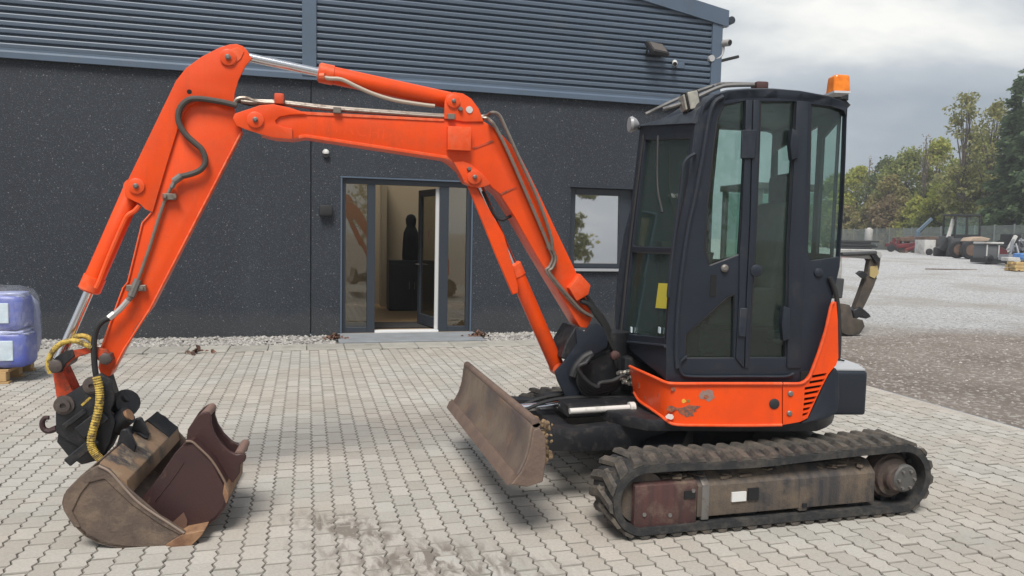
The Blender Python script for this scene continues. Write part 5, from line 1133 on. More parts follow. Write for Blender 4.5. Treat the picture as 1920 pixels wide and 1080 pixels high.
for i in range(len(va) - 1):
    b.m.faces.new((va[i][0], va[i][1], va[i + 1][1], va[i + 1][0])); b.m.faces.new((vb[i][0], vb[i + 1][0], vb[i + 1][1], vb[i][1]))
    for k in (0, 1): b.m.faces.new((va[i][k], va[i + 1][k], vb[i + 1][k], vb[i][k]))
for i in (0, len(va) - 1): b.m.faces.new((va[i][0], va[i][1], vb[i][1], vb[i][0]))
obj('shell', b, BROWN, DB, smooth=45)
EAR = [(341, 838), (346, 800), (358, 782), (367, 773), (376, 767), (386, 768), (391, 776), (390, 788), (396, 806), (410, 828), (426, 842), (440, 848), (452, 846), (458, 852), (456, 861), (447, 866), (446, 884), (433, 902), (420, 900), (398, 866), (372, 840), (356, 830)]
for w0 in (.09, .335):
    b = B(); b.prism([onD(x, y, w0) for x, y in [(x - 2, y + 14) if w0 < .2 else (x - 12, y + 20) for x, y in EAR]], BD * .025); b.bevel(.004, 1); obj('ear', b, BROWN, DB)
for px, py in ((372, 793), (440, 866)):
    b = B(); q = onD(px, py, .115); b.cyl(q, q + BD * .23, .024, seg=14); obj('pin', b, mat('pale_pin', (.20, .125, .10), .6), DB)
b = B(); b.tube([onD(x, y, -.002) for x, y in ((349, 827), (360, 828), (372, 838), (398, 864), (421, 902), (428, 920))], .006, 6, sub=3); obj('weld_bead', b, mat('worn_brown_edge', (.17, .115, .085), .6), DB)
b = B(); b.prism([onD(x, y, -.004) for x, y in ((421, 904), (429, 916), (428, 936), (424, 944), (418, 925))], BD * DWID); obj('wear_strip', b, RUST, DB)
b = B(); b.prism([onD(x, y, -.006) for x, y in ((349, 996), (325, 978), (345, 960), (352, 975))], BD * .01); obj('side_cutter', b, mat('worn_side_edge', (.13, .07, .05), .7), DB)
b = B(); b.tube([onD(x, y, -.001) for x, y in ((344, 868), (318, 905), (290, 940))], .003, 5); obj('crease', b, BROWN, DB)

# ================================================================== wrapped goods on a pallet at the left edge
pc = onZ(16, 720)      # front right foot of the pallet
PXR, PYF = pc.x, pc.y
pal = thing('pallet', 'light wooden pallet under the blue wrapped stack at the left edge', 'pallet', (PXR - .6, PYF + .4, 0))
bm_board = block_mesh('board', 1.2, .095, .022, WOOD, .003)
bm_block = block_mesh('block', .10, .10, .08, WOOD, .004)
for k in range(7): share('board', bm_board, pal, loc=(0, -.35 + .117 * k, .144))
for k in range(3): share('board', bm_board, pal, loc=(0, -.35 + .35 * k, .022))
for i in range(3):
    for k in range(3): share('block', bm_block, pal, loc=(-.53 + .53 * i, -.35 + .35 * k, .104))
bm_str = block_mesh('stringer', .10, .80, .022, WOOD, .003)
for i in range(3): share('stringer', bm_str, pal, loc=(-.53 + .53 * i, 0, .122))
ztop = .144
def softbox(c, size, seed, bulge=.03, lump=.02):
    r = random.Random(seed); bm = bmesh.new(); bmesh.ops.create_cube(bm, size=1.0); bmesh.ops.subdivide_edges(bm, edges=bm.edges[:], cuts=6, use_grid_fill=True)
    fx = [(r.uniform(3, 9), r.uniform(0, 6)) for _ in range(6)]
    for v in bm.verts:
        p = V(v.co) * 2; q = V([math.copysign(abs(t) ** 1.0, t) for t in p]); n = (abs(p.x) ** 6 + abs(p.y) ** 6 + abs(p.z) ** 6) ** (1 / 6); q = q / n
        k = lump * (math.sin(fx[0][0] * p.x + fx[0][1]) * math.sin(fx[1][0] * p.z + fx[1][1]) + .6 * math.sin(fx[2][0] * p.y + fx[2][1] + fx[3][0] * p.z) + .5 * math.sin(fx[4][0] * (p.x + p.z) + fx[4][1]))
        s_ = 1 + k + bulge * (1 - max(abs(q.x), abs(q.y), abs(q.z)))
        v.co = V((q.x * size[0] / 2 * s_, q.y * size[1] / 2 * s_, q.z * size[2] / 2 * s_)) + V(c)
    bb = B.__new__(B); bb.m = bm; return bb
SW, SDp = 1.18, 1.0
x1 = onY(50, 640, PYF).x
hts = [(ztop + .005, .37), (ztop + .38, .37)]
for k, (z0, h) in enumerate(hts):
    wd = .46
    for j in range(2):
        xr = x1 - j * (wd + .015) - (.03 if k else 0); cx_ = xr - wd / 2
        lab = [('lower right violet blue sack with a white label on the pallet', 'lower left violet blue sack mostly cut off by the photo edge'), ('upper right violet blue sack with a white label on the pallet', 'upper left violet blue sack mostly cut off by the photo edge')][k][j]
        t = thing('blue_sack', lab, 'sack', (cx_, PYF + .25, z0), 'blue sacks stacked on the pallet')
        b = softbox((cx_, PYF + .19, z0 + h / 2), (wd, .38, h), 20 + k * 3 + j, lump=.014); obj('body', b, BLUEB, t, smooth=60)
        b = B(); b.box((cx_ - .04 , PYF - .005, z0 + h * .50), (.30, .012, .20)); b.bevel(.004, 1); obj('label_sheet', b, LABEL, t)
        b = softbox((cx_, PYF + .17, z0 + h - .03), (wd * .92, .30, .09), 50 + k * 5 + j, lump=.06); obj('folded_top', b, mat('pale_blue_fold', (.30, .34, .58), .3, col2=(.42, .46, .66), scale=9), t, smooth=60)
b = softbox((x1 - .66, PYF + .42, .52), (1.30, .14, .75), 77, lump=.012); obj('white_drum_pack', b, mat('pale_blue_pack', (.34, .37, .50), .5, col2=(.26, .29, .45), scale=4), origin=(x1 - .66, PYF + .42, ztop), smooth=60, label='cloudy blue pack standing behind the sacks on the pallet', cat='pack')
b = softbox((x1 - .62, PYF + .24, .55), (1.28, .54, .84), 31, lump=.010, bulge=.01); obj('stretch_film', b, FILM, origin=(x1 - .5, PYF + .5, ztop), smooth=60, label='cloudy clear film wrapped round the blue sacks on the pallet', cat='film')

# ================================================================== second compact excavator beyond the hall corner
G2 = mat('grey_white_paint', (.40, .40, .385), .5, dirt=(.22, .19, .16), dscale=5)
DK2 = mat('dark_grey_paint', (.05, .052, .055), .5, dirt=(.10, .09, .08), dscale=5)
MUD2 = mat('muddy_attachment', (.05, .042, .036), .8, col2=(.09, .072, .056), scale=7, bmp=.3)
eb = onZ(1602, 629); Y2 = eb.y + .25
E2 = thing('excavator', 'pale grey compact excavator half hidden behind the orange one, muddy arm lowered', 'excavator', (eb.x - 1.62, Y2, 0))
ex, ey = eb.x - 1.62, Y2
for s in (-1, 1):
    b = B(); sec = [(ex - .75, .24), (ex - .68, .08), (ex - .5, 0), (ex + .5, 0), (ex + .68, .08), (ex + .75, .24), (ex + .66, .42), (ex + .5, .46), (ex - .5, .46), (ex - .66, .42)]
    b.prism([(x, ey + s * .6 - .14, z) for x, z in sec], (0, .28, 0)); b.bevel(.02, 1); tk = obj('track', b, RUBBER, E2)
    for k in range(14):
        b = B(); b.box((ex - .62 + k * .095, ey + s * .6, .47), (.035, .27, .03)); obj('lug', b, RUBBER, tk)
b = B(); b.prism([(ex + .75 * math.cos(a), ey + .72 * math.sin(a), .58) for a in [2 * PI * i / 28 for i in range(28)]], (0, 0, .62)); b.bevel(.04, 2); obj('upper_body', b, G2, E2)
b = B(); b.box((ex, ey, .5), (.7, .9, .2)); obj('car_body', b, DK2, E2)
cb = B()
cx0, cx1, cy0, cy1 = ex - .55, ex + .50, ey - .58, ey + .40
for (x, y) in ((cx0, cy0), (cx1, cy0), (cx0, cy1), (cx1, cy1)): cb.box((x, y, 1.75), (.08, .08, 1.25))
cb.box(((cx0 + cx1) / 2, (cy0 + cy1) / 2, 2.42), (cx1 - cx0 + .14, cy1 - cy0 + .14, .10)); cb.box(((cx0 + cx1) / 2, (cy0 + cy1) / 2, 1.22), (cx1 - cx0 + .04, cy1 - cy0 + .04, .12)); cb.bevel(.015, 2); c2f = obj('cab_frame', cb, DK2, E2)
for x0, x1_, y0, y1_ in ((cx0, cx1, cy0, cy0), (cx0, cx1, cy1, cy1), (cx0, cx0, cy0, cy1), (cx1, cx1, cy0, cy1)):
    b = B(); b.box(((x0 + x1_) / 2, (y0 + y1_) / 2, 1.80), (max(.01, x1_ - x0 - .08), max(.01, y1_ - y0 - .08), 1.1)); obj('window_pane', b, GLASS, c2f, smooth=0)
b = B(); b.box((ex - .05, ey - .05, 1.55), (.45, .5, .7)); b.bevel(.05, 2); obj('seat', b, SEAT, E2)
def b2(pts, y): return [onY(a, c, y) for a, c in pts]
b = B(); b.prism(b2([(1560, 560), (1562, 500), (1575, 467), (1640, 468), (1652, 472), (1655, 480), (1646, 487), (1578, 481), (1580, 500), (1575, 560)], Y2 - .07), (0, .14, 0)); b.bevel(.01, 1); bo2 = obj('boom', b, G2, E2)
b = B(); b.bar((ex + .5, Y2, .85), onY(1570, 540, Y2) + V((.03, 0, 0)), .26, .34); b.bevel(.02, 1); obj('boom_foot', b, DK2, E2)
b = B(); b.cyl(onY(1578, 477, Y2 - .1), onY(1642, 474, Y2 - .1), .035, seg=10); obj('arm_cylinder', b, DK2, E2)
b = B(); b.prism(b2([(1633, 482), (1642, 476), (1652, 482), (1650, 500), (1640, 535), (1626, 565), (1614, 588), (1603, 590), (1606, 572), (1618, 540), (1628, 510)], Y2 - .06), (0, .12, 0)); b.bevel(.01, 1); ar2 = obj('arm', b, MUD2, E2)
b = B(); b.prism(b2([(1632, 500), (1645, 498), (1648, 512), (1640, 522), (1631, 518)], Y2 - .075), (0, .02, 0)); obj('yellow_patch', b, mat('dull_yellow', (.42, .32, .14), .7), ar2)
b = B(); b.prism(b2([(1611, 513), (1618, 508), (1628, 516), (1622, 522)], Y2 - .12), (0, .1, 0)); obj('lug', b, BLACKST, ar2); b = B(); b.prism(b2([(1634, 478), (1642, 474), (1651, 487), (1644, 494)], Y2 - .12), (0, .24, 0)); obj('knuckle', b, BLACKST, ar2)
b = B(); b.cyl(onY(1640, 520, Y2), onY(1612, 580, Y2), .04, seg=10); obj('bucket_cylinder', b, BLACKST, E2)
b = B(); b.prism(b2([(1600, 582), (1614, 575), (1630, 588), (1634, 594), (1624, 598), (1616, 592), (1604, 600)], Y2 - .1), (0, .2, 0)); b.bevel(.01, 1); obj('hitch', b, BLACKST, E2)
b = B(); b.prism(b2([(1578, 582), (1586, 570), (1594, 572), (1600, 596), (1618, 600), (1622, 612), (1612, 627), (1590, 629), (1580, 624), (1574, 604)], Y2 - .35), (0, .7, 0)); b.bevel(.012, 2); obj('bucket', b, MUD2, E2)

# ================================================================== far side of the yard: fence, parked machines, trees
def gpt(px, d, lift=0.0):
    p = depth(px, 500, d); return V((p.x, p.y, yz(p.x, p.y) + lift))
def face_cam(p):      # a frame turned to the yard's long side: right, away, up
    return Matrix((_r0, _f0, _z)).transposed()
RC = face_cam(None)
def loc(base, x, y, z): return base + _r0 * x + _f0 * y + _z * z
GALV = mat('galvanised_wire', (.19, .215, .21), .6)
def fence(pts, label):
    t = thing('fence', label, 'fence', pts[0])
    for a, c in zip(pts, pts[1:]):
        n = max(1, round((c - a).length / 2.6))
        for i in range(n):
            p = lerp(a, c, i / n); q = lerp(a, c, (i + 1) / n)
            b = B(); b.cyl(p - V((0, 0, .2)), p + V((0, 0, 2.12)), .05, seg=8); obj('post', b, GALV, t)
            b = B()
            for h in (.08, .55, 1.05, 1.55, 2.03): b.bar(p + V((0, 0, h)), q + V((0, 0, h)), .018, .022)
            m_ = 26
            for k in range(1, m_):
                r = lerp(p, q, k / m_); b.bar(r + V((0, 0, .05)), r + V((0, 0, 2.05)), .017, .017)
            obj('mesh_panel', b, GALV, t, smooth=0)
fence([gpt(1985, 42), gpt(1860, 50), gpt(1760, 58), gpt(1690, 67)], 'galvanised mesh fence running behind the parked machines on the right')
fence([gpt(1690, 67), gpt(1560, 82)], 'far stretch of mesh fence behind the red implement')

MRED = mat('dull_red_paint', (.16, .014, .022), .6, col2=(.06, .014, .016), scale=3)
MWHITE = mat('dirty_white_paint', (.50, .49, .47), .6, dirt=(.25, .22, .2), dscale=3)
MBLACK = mat('matt_black', (.014, .015, .018), .6)
MBLUE = mat('grey_blue_paint', (.10, .15, .20), .5)
MRUST = mat('rusty_brown', (.15, .09, .06), .8, col2=(.09, .06, .05), scale=4)
MTAN = mat('tan_sheet', (.36, .27, .20), .7)
def wheel(b, c, r, wd, ax=None): ax = _f0 if ax is None else ax; b.lathe(c - ax * wd / 2, ax, [(0, r * .6), (.02, r * .95), (wd * .25, r), (wd * .75, r), (wd - .02, r * .95), (wd, r * .6)], 18)
# red implement with a folded crane arm
g = gpt(1692, 62); t = thing('farm_implement', 'dark red farm implement heaped beside a grey blue crane arm near the far fence', 'implement', g)
b = B()
for i in range(9): b.bar(loc(g, -1.3 + i * .33, rs.uniform(-.4, .4), .1), loc(g, -1.15 + i * .33, rs.uniform(-.4, .4), .8 + .35 * rs.random()), .16, .22)
b.bar(loc(g, -1.5, 0, .55), loc(g, 1.5, 0, .65), .3, .25); b.box(loc(g, .55, -.3, .35), (1.3, .5, .6), RC); b.bevel(.02, 1); obj('frame', b, MRED, t)
for i in range(4): b = B(); wheel(b, loc(g, -1.2 + .7 * i, -.35, .32), .32, .16); obj('wheel', b, MBLACK, t)
b = B(); b.box(loc(g, .25, .1, 1.05), (1.4, .6, .35), RC); b.bar(loc(g, -.8, .2, .9), loc(g, .9, .2, 1.3), .2, .2); b.bevel(.03, 1); obj('hopper', b, MRUST, t)
g = gpt(1716, 60); t = thing('crane_arm', 'grey blue crane arm folded upward above the red implement', 'crane', g)
b = B(); b.bar(loc(g, 0, 0, 0), loc(g, .05, 0, 1.7), .25, .28); b.bar(loc(g, .0, 0, 1.65), loc(g, 1.1, 0, 2.75), .16, .24); b.bevel(.02, 1); obj('arm', b, MBLUE, t)
b = B(); b.bar(loc(g, .25, .1, 1.6), loc(g, .9, .1, 2.35), .09, .10); b.box(loc(g, 0, 0, .1), (.6, .6, .2), RC); obj('ram', b, DK2, t)
# pale container-like machine
g = gpt(1742, 50); t = thing('loader', 'dirty white compact loader with a dark top left of the dark cab machine', 'loader', g)
b = B(); b.box(loc(g, -.35, 0, .55), (.75, 1.2, .95), RC); b.box(loc(g, .4, 0, .45), (.6, 1.1, .7), RC); b.bevel(.05, 2); obj('body', b, MWHITE, t)
b = B(); b.box(loc(g, -.3, 0, 1.12), (.85, 1.2, .2), RC); b.box(loc(g, .38, 0, 1.15), (.5, .9, .12), RC); b.box(loc(g, .1, -.2, .9), (.14, .9, .5), RC); b.bevel(.03, 1); obj('cover', b, MRUST, t)
for x in (-.4, .45): b = B(); wheel(b, loc(g, x, -.62, .22), .22, .2); obj('wheel', b, MBLACK, t)
# dark cab machine
g = gpt(1797, 46); t = thing('excavator', 'dark midi excavator with a tall black glazed cab in front of the mesh fence', 'excavator', g)
b = B(); b.box(loc(g, .05, 0, .85), (2.1, 1.6, .55), RC); b.box(loc(g, -.75, 0, 1.05), (.5, 1.2, .4), RC); b.bevel(.06, 2); obj('upper_body', b, DK2, t)
b = B()
for s in (-1, 1): b.box(loc(g, 0, s * .7, .28), (2.3, .4, .56), RC)
b.bevel(.12, 3); obj('tracks', b, MBLACK, t)
cb = B(); hx_, hy_ = .62, .62; z0, z1 = 1.1, 2.52
for x in (-hx_ - .12, -.05, hx_ + .12):
    for y in (-hy_, hy_): cb.bar(loc(g, x + .05, y, z0), loc(g, x, y, z1), .09, .11)
cb.box(loc(g, 0, 0, z1 + .02), (1.6, 1.4, .12), RC); cb.box(loc(g, 0, 0, z0 + .12), (1.5, 1.3, .3), RC); cb.bevel(.02, 1); cf = obj('cab_frame', cb, MBLACK, t)
for y in (-hy_, hy_):
    b = B(); b.box(loc(g, 0, y, 1.85), (1.4, .012, 1.1), RC); obj('window_pane', b, GLASS, cf, smooth=0)
b = B(); b.bar(loc(g, -.98, -.3, .9), loc(g, -.66, -.3, 2.3), .12, .22); b.bevel(.02, 1); obj('white_boom', b, MWHITE, t)
b = B(); b.bar(loc(g, -1.3, -.3, .4), loc(g, -.9, -.3, 1.1), .2, .3); obj('boom_foot', b, MBLACK, t)
# tan bonnet machine with big rusty wheel
g = gpt(1822, 41); t = thing('tractor', 'rusty old tractor with tan bonnet between the dark cab machine and the skid steer', 'tractor', g)
b = B(); b.prism([loc(g, -.45, -.4, .95), loc(g, .55, -.4, .98), loc(g, .70, -.4, 1.12), loc(g, .2, -.4, 1.22), loc(g, -.3, -.4, 1.15)], _f0 * .9); b.bevel(.03, 1); obj('bonnet', b, MTAN, t)
for x, y, r, w_ in ((-.50, -.55, .48, .3), (-.50, .6, .48, .3), (.55, -.5, .35, .25)): b = B(); wheel(b, loc(g, x, y, r), r, w_); wh = obj('wheel', b, MBLACK, t); b = B(); b.lathe(loc(g, x, y - w_ / 2 - .03, r), _f0, [(0, r * .3), (.02, r * .62), (.05, r * .62)], 14); obj('rim', b, MRUST, wh)
b = B(); b.box(loc(g, .1, 0, .62), (1.2, .7, .5), RC); b.bar(loc(g, .5, -.2, .9), loc(g, .95, -.2, .75), .2, .2); b.bevel(.04, 1); obj('engine', b, MBLACK, t)
# skid steer with red flank
g = gpt(1852, 35.5); t = thing('skid_steer', 'grey and white skid steer with a red flank standing near the yellow timber', 'loader', g)
b = B(); b.box(loc(g, -.25, -.2, .55), (.62, 1.0, .62), RC); b.box(loc(g, -.2, -.2, .95), (.75, 1.1, .12), RC); b.bevel(.04, 2); obj('body', b, mat('dark_grille', (.10, .105, .11), .5), t)
b = B(); b.box(loc(g, -.22, -.28, .98), (.80, 1.05, .09), RC); b.box(loc(g, .0, -.73, .60), (.06, .06, .6), RC); b.box(loc(g, -.55, -.73, .60), (.06, .06, .6), RC); b.bevel(.02, 1); obj('trim', b, MWHITE, t)
b = B(); b.prism([loc(g, .06, -.70, .30), loc(g, .5, -.70, .32), loc(g, .42, -.70, .66), loc(g, .06, -.70, .84)], _f0 * .9); b.bevel(.02, 1); obj('flank', b, MRED, t)
b = B(); b.box(loc(g, .05, -.2, .16), (1.35, 1.2, .22), RC)
for x in (-.42, .5): wheel(b, loc(g, x, -.7, .22), .22, .2)
b.bevel(.02, 1); obj('chassis', b, MBLACK, t)
# black machine with a white boom
g = gpt(1889, 37); t = thing('loader', 'black compact loader with a slanted white lift arm behind the skid steer', 'loader', g)
b = B(); b.bar(loc(g, -.42, -.5, .45), loc(g, -.02, -.5, 1.32), .14, .17); b.bevel(.03, 1); obj('lift_arm', b, MWHITE, t)
b = B(); b.box(loc(g, .15, 0, .55), (.9, 1.0, .6), RC); b.box(loc(g, .12, .1, 1.05), (.55, .8, .7), RC)
for x in (-.25, .45): wheel(b, loc(g, x, -.55, .28), .28, .22)
b.bevel(.04, 1); obj('body', b, MBLACK, t)
b = B(); b.bar(loc(g, .3, -.55, .6), loc(g, .62, -.55, 1.15), .07, .10); b.bar(loc(g, .62, -.55, 1.15), loc(g, 1.0, -.55, .8), .07, .10); b.bevel(.01, 1); obj('guard_bar', b, mat('grey_bars', (.22, .23, .25), .5), t)
# blue box, grey slab, pile of yellow timber at the right edge
g = gpt(1908, 33.5); t = thing('scrap_frames', 'tangle of grey steel frames behind the blue tarpaulin at the right edge', 'frames', g)
b = B()
for i in range(10): a = loc(g, rs.uniform(-.5, .6), rs.uniform(-.2, .4), .5 + rs.random() * .25); c = loc(g, rs.uniform(-.5, .6), rs.uniform(-.2, .4), .8 + rs.random() * .45); b.bar(a, c, .06, .08)
b.box(loc(g, 0, .1, .40), (1.2, .7, .25), RC); obj('bars', b, mat('grey_steel_bars', (.24, .25, .27), .6), t, smooth=0)
g = gpt(1912, 32); b = softbox(tuple(loc(g, .15, 0, .52)), (.8, .5, .28), 5); obj('tarpaulin', b, mat('blue_tarp', (.06, .17, .42), .5, col2=(.09, .22, .5), scale=6), origin=g, label='bright blue folded tarpaulin above the yellow timber at the right edge', cat='tarpaulin', smooth=60)
b = B(); b.box(loc(g, -.4, 0, .40), (.55, .5, .16), RC); b.bevel(.02, 1); obj('slab', b, MWHITE, origin=g, label='pale slab lying beside the blue tarpaulin', cat='slab')
g = gpt(1914, 30.5); t = thing('timber_stack', 'stack of yellow timber lying on the gravel at the right edge', 'timber', g)
YT = mat('yellow_timber', (.52, .37, .16), .8, col2=(.42, .28, .12), scale=5)
for r in range(3):
    for k in range(3):
        b = B(); b.box(loc(g, .1 + rs.uniform(-.06, .06), -.25 + .22 * k, .07 + .125 * r), (1.1, .19, .11), RC); b.bevel(.008, 1); obj('beam', b, YT, t)
b = B()
for x in (-.3, .4): b.box(loc(g, x, 0, .01), (.1, .7, .1), RC)
obj('bearer', b, MRUST, t)
for i, (px, d, sc_, lab) in enumerate(((1868, 43, 1.0, 'dark digging bucket parked behind the rusty tractor by the fence'), (1893, 41, 1.15, 'largest dark bucket standing behind the black loader by the fence'), (1912, 40, .9, 'rust tinged bucket standing nearest the right edge by the fence'), (1772, 52, .9, 'small dark bucket left behind the dark cab machine by the fence'))):
    g = gpt(px, d); t = thing('excavator_bucket', lab, 'bucket', g, 'attachments parked along the fence')
    pr = [(-.45, .05), (-.2, 0), (.15, .02), (.42, .2), (.48, .5), (.3, .78), (-.05, .85), (.12, .6), (.12, .35), (-.1, .2)]
    b = B(); b.prism([loc(g, x * sc_, -.4, z * sc_) for x, z in pr], _f0 * .8 * sc_); b.bevel(.02, 1); obj('shell', b, MRUST if i == 2 else MBLACK, t)
    for y in (-.15, .15):
        b = B(); b.prism([loc(g, x * sc_, y, z * sc_) for x, z in ((.0, .8), (.3, .75), (.34, 1.0), (.2, 1.08), (.02, .98))], _f0 * .05); obj('ear', b, MBLACK, t)
for px, d, lab, m1 in ((1842, 47, 'grey hydraulic breaker lying across timbers behind the tractor', 'grey'), (1704, 58, 'dark red harrow frame lying right of the red implement', 'red')):
    g = gpt(px, d); t = thing('attachment', lab, 'attachment', g)
    b = B(); b.bar(loc(g, -1.0, 0, .45), loc(g, .9, .1, .75), .28, .30); b.bar(loc(g, -.6, -.3, .2), loc(g, .5, -.3, .55), .14, .16); b.bevel(.03, 1); obj('body', b, MRED if m1 == 'red' else DK2, t)
    b = B(); b.bar(loc(g, -.5, -.5, .1), loc(g, -.5, .5, .1), .18, .2); b.bar(loc(g, .5, -.5, .1), loc(g, .5, .5, .1), .18, .2); obj('bearers', b, MRUST, t)
# far white drum and low dark stack
g = gpt(1626, 70); b = B(); b.lathe(loc(g, 0, 0, .9), _z, [(0, .30), (.05, .33), (1.05, .33), (1.1, .2), (1.2, .15)], 16); obj('white_drum', b, MWHITE, origin=g, label='white drum standing on the low dark stack at the far fence', cat='drum')
g = gpt(1598, 69); t = thing('dark_stack', 'low dark stack of beams along the far edge of the yard', 'beams', g)
for k in range(5):
    b = B(); b.box(loc(g, rs.uniform(-.4, .4), .3 * (k % 2), .16 + .16 * k), (4.0, .25, .15), RC); b.bevel(.01, 1); obj('beam', b, MBLACK, t)
g = gpt(1592, 40); t = thing('pink_marker', 'short pinkish board lying on the pale gravel left of the far excavator arm', 'board', g)
b = B(); b.box(loc(g, 0, 0, .05), (1.0, .25, .08), RC); obj('board', b, mat('pink_board', (.42, .26, .27), .7), t)
g = gpt(1790, 31); b = B(); b.bar(loc(g, -1.2, 0, .02), loc(g, 1.1, .3, .02), .05, .04); obj('steel_bar', b, MRUST, origin=g, label='thin rusty bar lying flat on the open gravel', cat='bar')

# ---- trees
import array
def leaf_object(name, quads, m, parent):
    me = bpy.data.meshes.new(name); n = len(quads); me.vertices.add(4 * n); me.loops.add(4 * n); me.polygons.add(n)
    co = array.array('f'); 
    for q in quads:
        for p in q: co.extend(p)
    me.vertices.foreach_set('co', co); me.loops.foreach_set('vertex_index', range(4 * n)); me.polygons.foreach_set('loop_start', range(0, 4 * n, 4)); me.polygons.foreach_set('loop_total', [4] * n)
    me.update(calc_edges=True); me.validate(); me.materials.append(m); o = bpy.data.objects.new(name, me); COL.objects.link(o); o.parent = parent; return o
rt = random.Random(21)
def rvec(r): 
    while True:
        v = V((r.uniform(-1, 1), r.uniform(-1, 1), r.uniform(-1, 1)))
        if .01 < v.length < 1: return v.normalized()
def leafq(p, s, r, droop=0.0, ax=None):
    u = rvec(r) if ax is None else (ax + rvec(r) * .5).normalized(); u.z -= droop; u.normalize(); v = u.cross(rvec(r)).normalized(); u = u * s; v = v * s * .55
    return (tuple(p - u), tuple(p + v), tuple(p + u), tuple(p - v))
def crown_pts(h, rad, zlo, n, r, shape='round'):
    """clump centres with sizes in an uneven crown"""
    out = []
    for _ in range(n):
        f = r.random()
        if shape == 'round': z = zlo + (h - zlo) * f; w = rad * math.sqrt(max(.04, 1 - (2 * f - .85) ** 2)) * r.uniform(.35, 1.0)
        elif shape == 'oval': z = zlo + (h - zlo) * f; w = rad * (math.sin(PI * min(1, f * .88 + .08)) ** .7) * r.uniform(.2, 1.0)
        else: z = zlo + (h - zlo) * f; w = rad * r.uniform(.2, 1)
        a = r.uniform(0, 2 * PI); out.append((w * math.cos(a), w * math.sin(a), z))
    return out
def tree(name, label, base, h, rad, kind, n_clump, per, ls, zlo=None, shape='round', group=None, trunk=True, clump=None, cat='tree'):
    t = thing(name, label, cat, base, group); r = random.Random(int(abs(base.x * 131 + base.y * 17 + h * 7)))
    zlo = .25 * h if zlo is None else zlo; cl = crown_pts(h, rad, zlo, n_clump, r, shape)
    b = B(); tr = max(.05, h * .014)
    b.tube([(0, 0, -.2), (r.uniform(-.05, .05) * h * .2, 0, h * .3), (r.uniform(-.04, .04) * h, r.uniform(-.03, .03) * h, h * .65), (0, 0, h * .97)], lambda q: tr * (1 - .88 * q) + .01, 7)
    for c in cl[::2 if n_clump < 60 else 3]:
        z0 = c[2] * r.uniform(.45, .75); b.tube([(0, 0, z0), (c[0] * .5, c[1] * .5, (z0 + c[2]) / 2 + .1), c], lambda q: tr * .35 * (1 - .8 * q) + .008, 5, sub=2)
    bmesh.ops.translate(b.m, verts=b.m.verts, vec=V(base)); obj('trunk', b, BARK, t)
    qs = []; cs = clump if clump else rad * .34
    for c in cl:
        k = cs * r.uniform(.6, 1.25)
        for _ in range(int(per * r.uniform(.6, 1.3))):
            d = rvec(r) * (r.random() ** .45); qs.append(leafq(V(c) + V((d.x * k, d.y * k, d.z * k * .75)), ls * r.uniform(.6, 1.3), r))
    leaf_object('crown', qs, LF[kind], t); return t
def spruce(label, base, h, rad, kind='spruce', dens=1.0, group=None, name='spruce_tree', ls=.22):
    t = thing(name, label, 'tree', base, group); r = random.Random(int(base.x * 91 + h * 13))
    b = B(); b.tube([(0, 0, -.2), (0, 0, h * .5), (0, 0, h)], lambda q: h * .014 * (1 - .95 * q) + .01, 8)
    qs = []; z = h * .06
    while z < h * .985:
        f = z / h; rr = rad * (1 - f) ** .85 * 1.02 + .12; nb = max(4, int((6 + 6 * (1 - f)) * dens))
        for i in range(nb):
            a = r.uniform(0, 2 * PI); ln = rr * r.uniform(.55, 1.12); d = V((math.cos(a), math.sin(a), 0)); zz = z + r.uniform(-.2, .2)
            tip = d * ln + V((0, 0, zz - ln * .22 + .12)); b.tube([(0, 0, zz + .05), tuple(d * ln * .5 + V((0, 0, zz - ln * .05))), tuple(tip)], lambda q: .03 * (1 - .8 * q), 4, sub=1)
            for k in range(int(ln * 24 * dens) + 4):
                s = r.random() ** .75; p = V((0, 0, zz)) * (1 - s) + tip * s + V((r.gauss(0, .13), r.gauss(0, .13), r.gauss(0, .10) - .10 * r.random())) * (.5 + s)
                qs.append(leafq(p, ls * r.uniform(.6, 1.25), r, .35, d))
        z += h * .026 * (1.25 - .5 * f)
    bmesh.ops.translate(b.m, verts=b.m.verts, vec=V(base)); obj('trunk', b, BARK, t, smooth=60)
    leaf_object('crown', qs, LF[kind], t); return t
def hgt(px, ytop, d):      # height of something whose top shows at ytop
    p = depth(px, ytop, d); return p.z - yz(p.x, p.y)
spruce('tall dark spruce towering at the right edge of the yard', gpt(1930, 52), hgt(1930, 20, 52), 3.0)
spruce('second dark spruce a little lower left of the tallest one', gpt(1886, 56), hgt(1886, 150, 56), 2.4)
tree('poplar_tree', 'thin poplar with sparse grey green leaves, tallest left of the spruces', gpt(1795, 64), hgt(1795, 184, 64), 2.1, 'sparse', 90, 36, .16, zlo=2.6, shape='oval', clump=.66)
tree('poplar_tree', 'thin poplar with a few yellowing leaves right beside the spruces', gpt(1846, 62), hgt(1846, 196, 62), 1.9, 'sparse', 80, 34, .15, zlo=2.8, shape='oval', clump=.62)
tree('bare_tree', 'nearly bare twiggy tree rising above the yellow green bushes', gpt(1722, 74), hgt(1722, 254, 74), 1.5, 'brown', 40, 5, .12, zlo=3.5, shape='oval', clump=.6)
tree('bare_tree', 'nearly bare little tree above the yellow bush next to the cab', gpt(1622, 84), hgt(1622, 296, 84), 1.6, 'brown', 30, 5, .13, zlo=3, shape='oval', clump=.6)
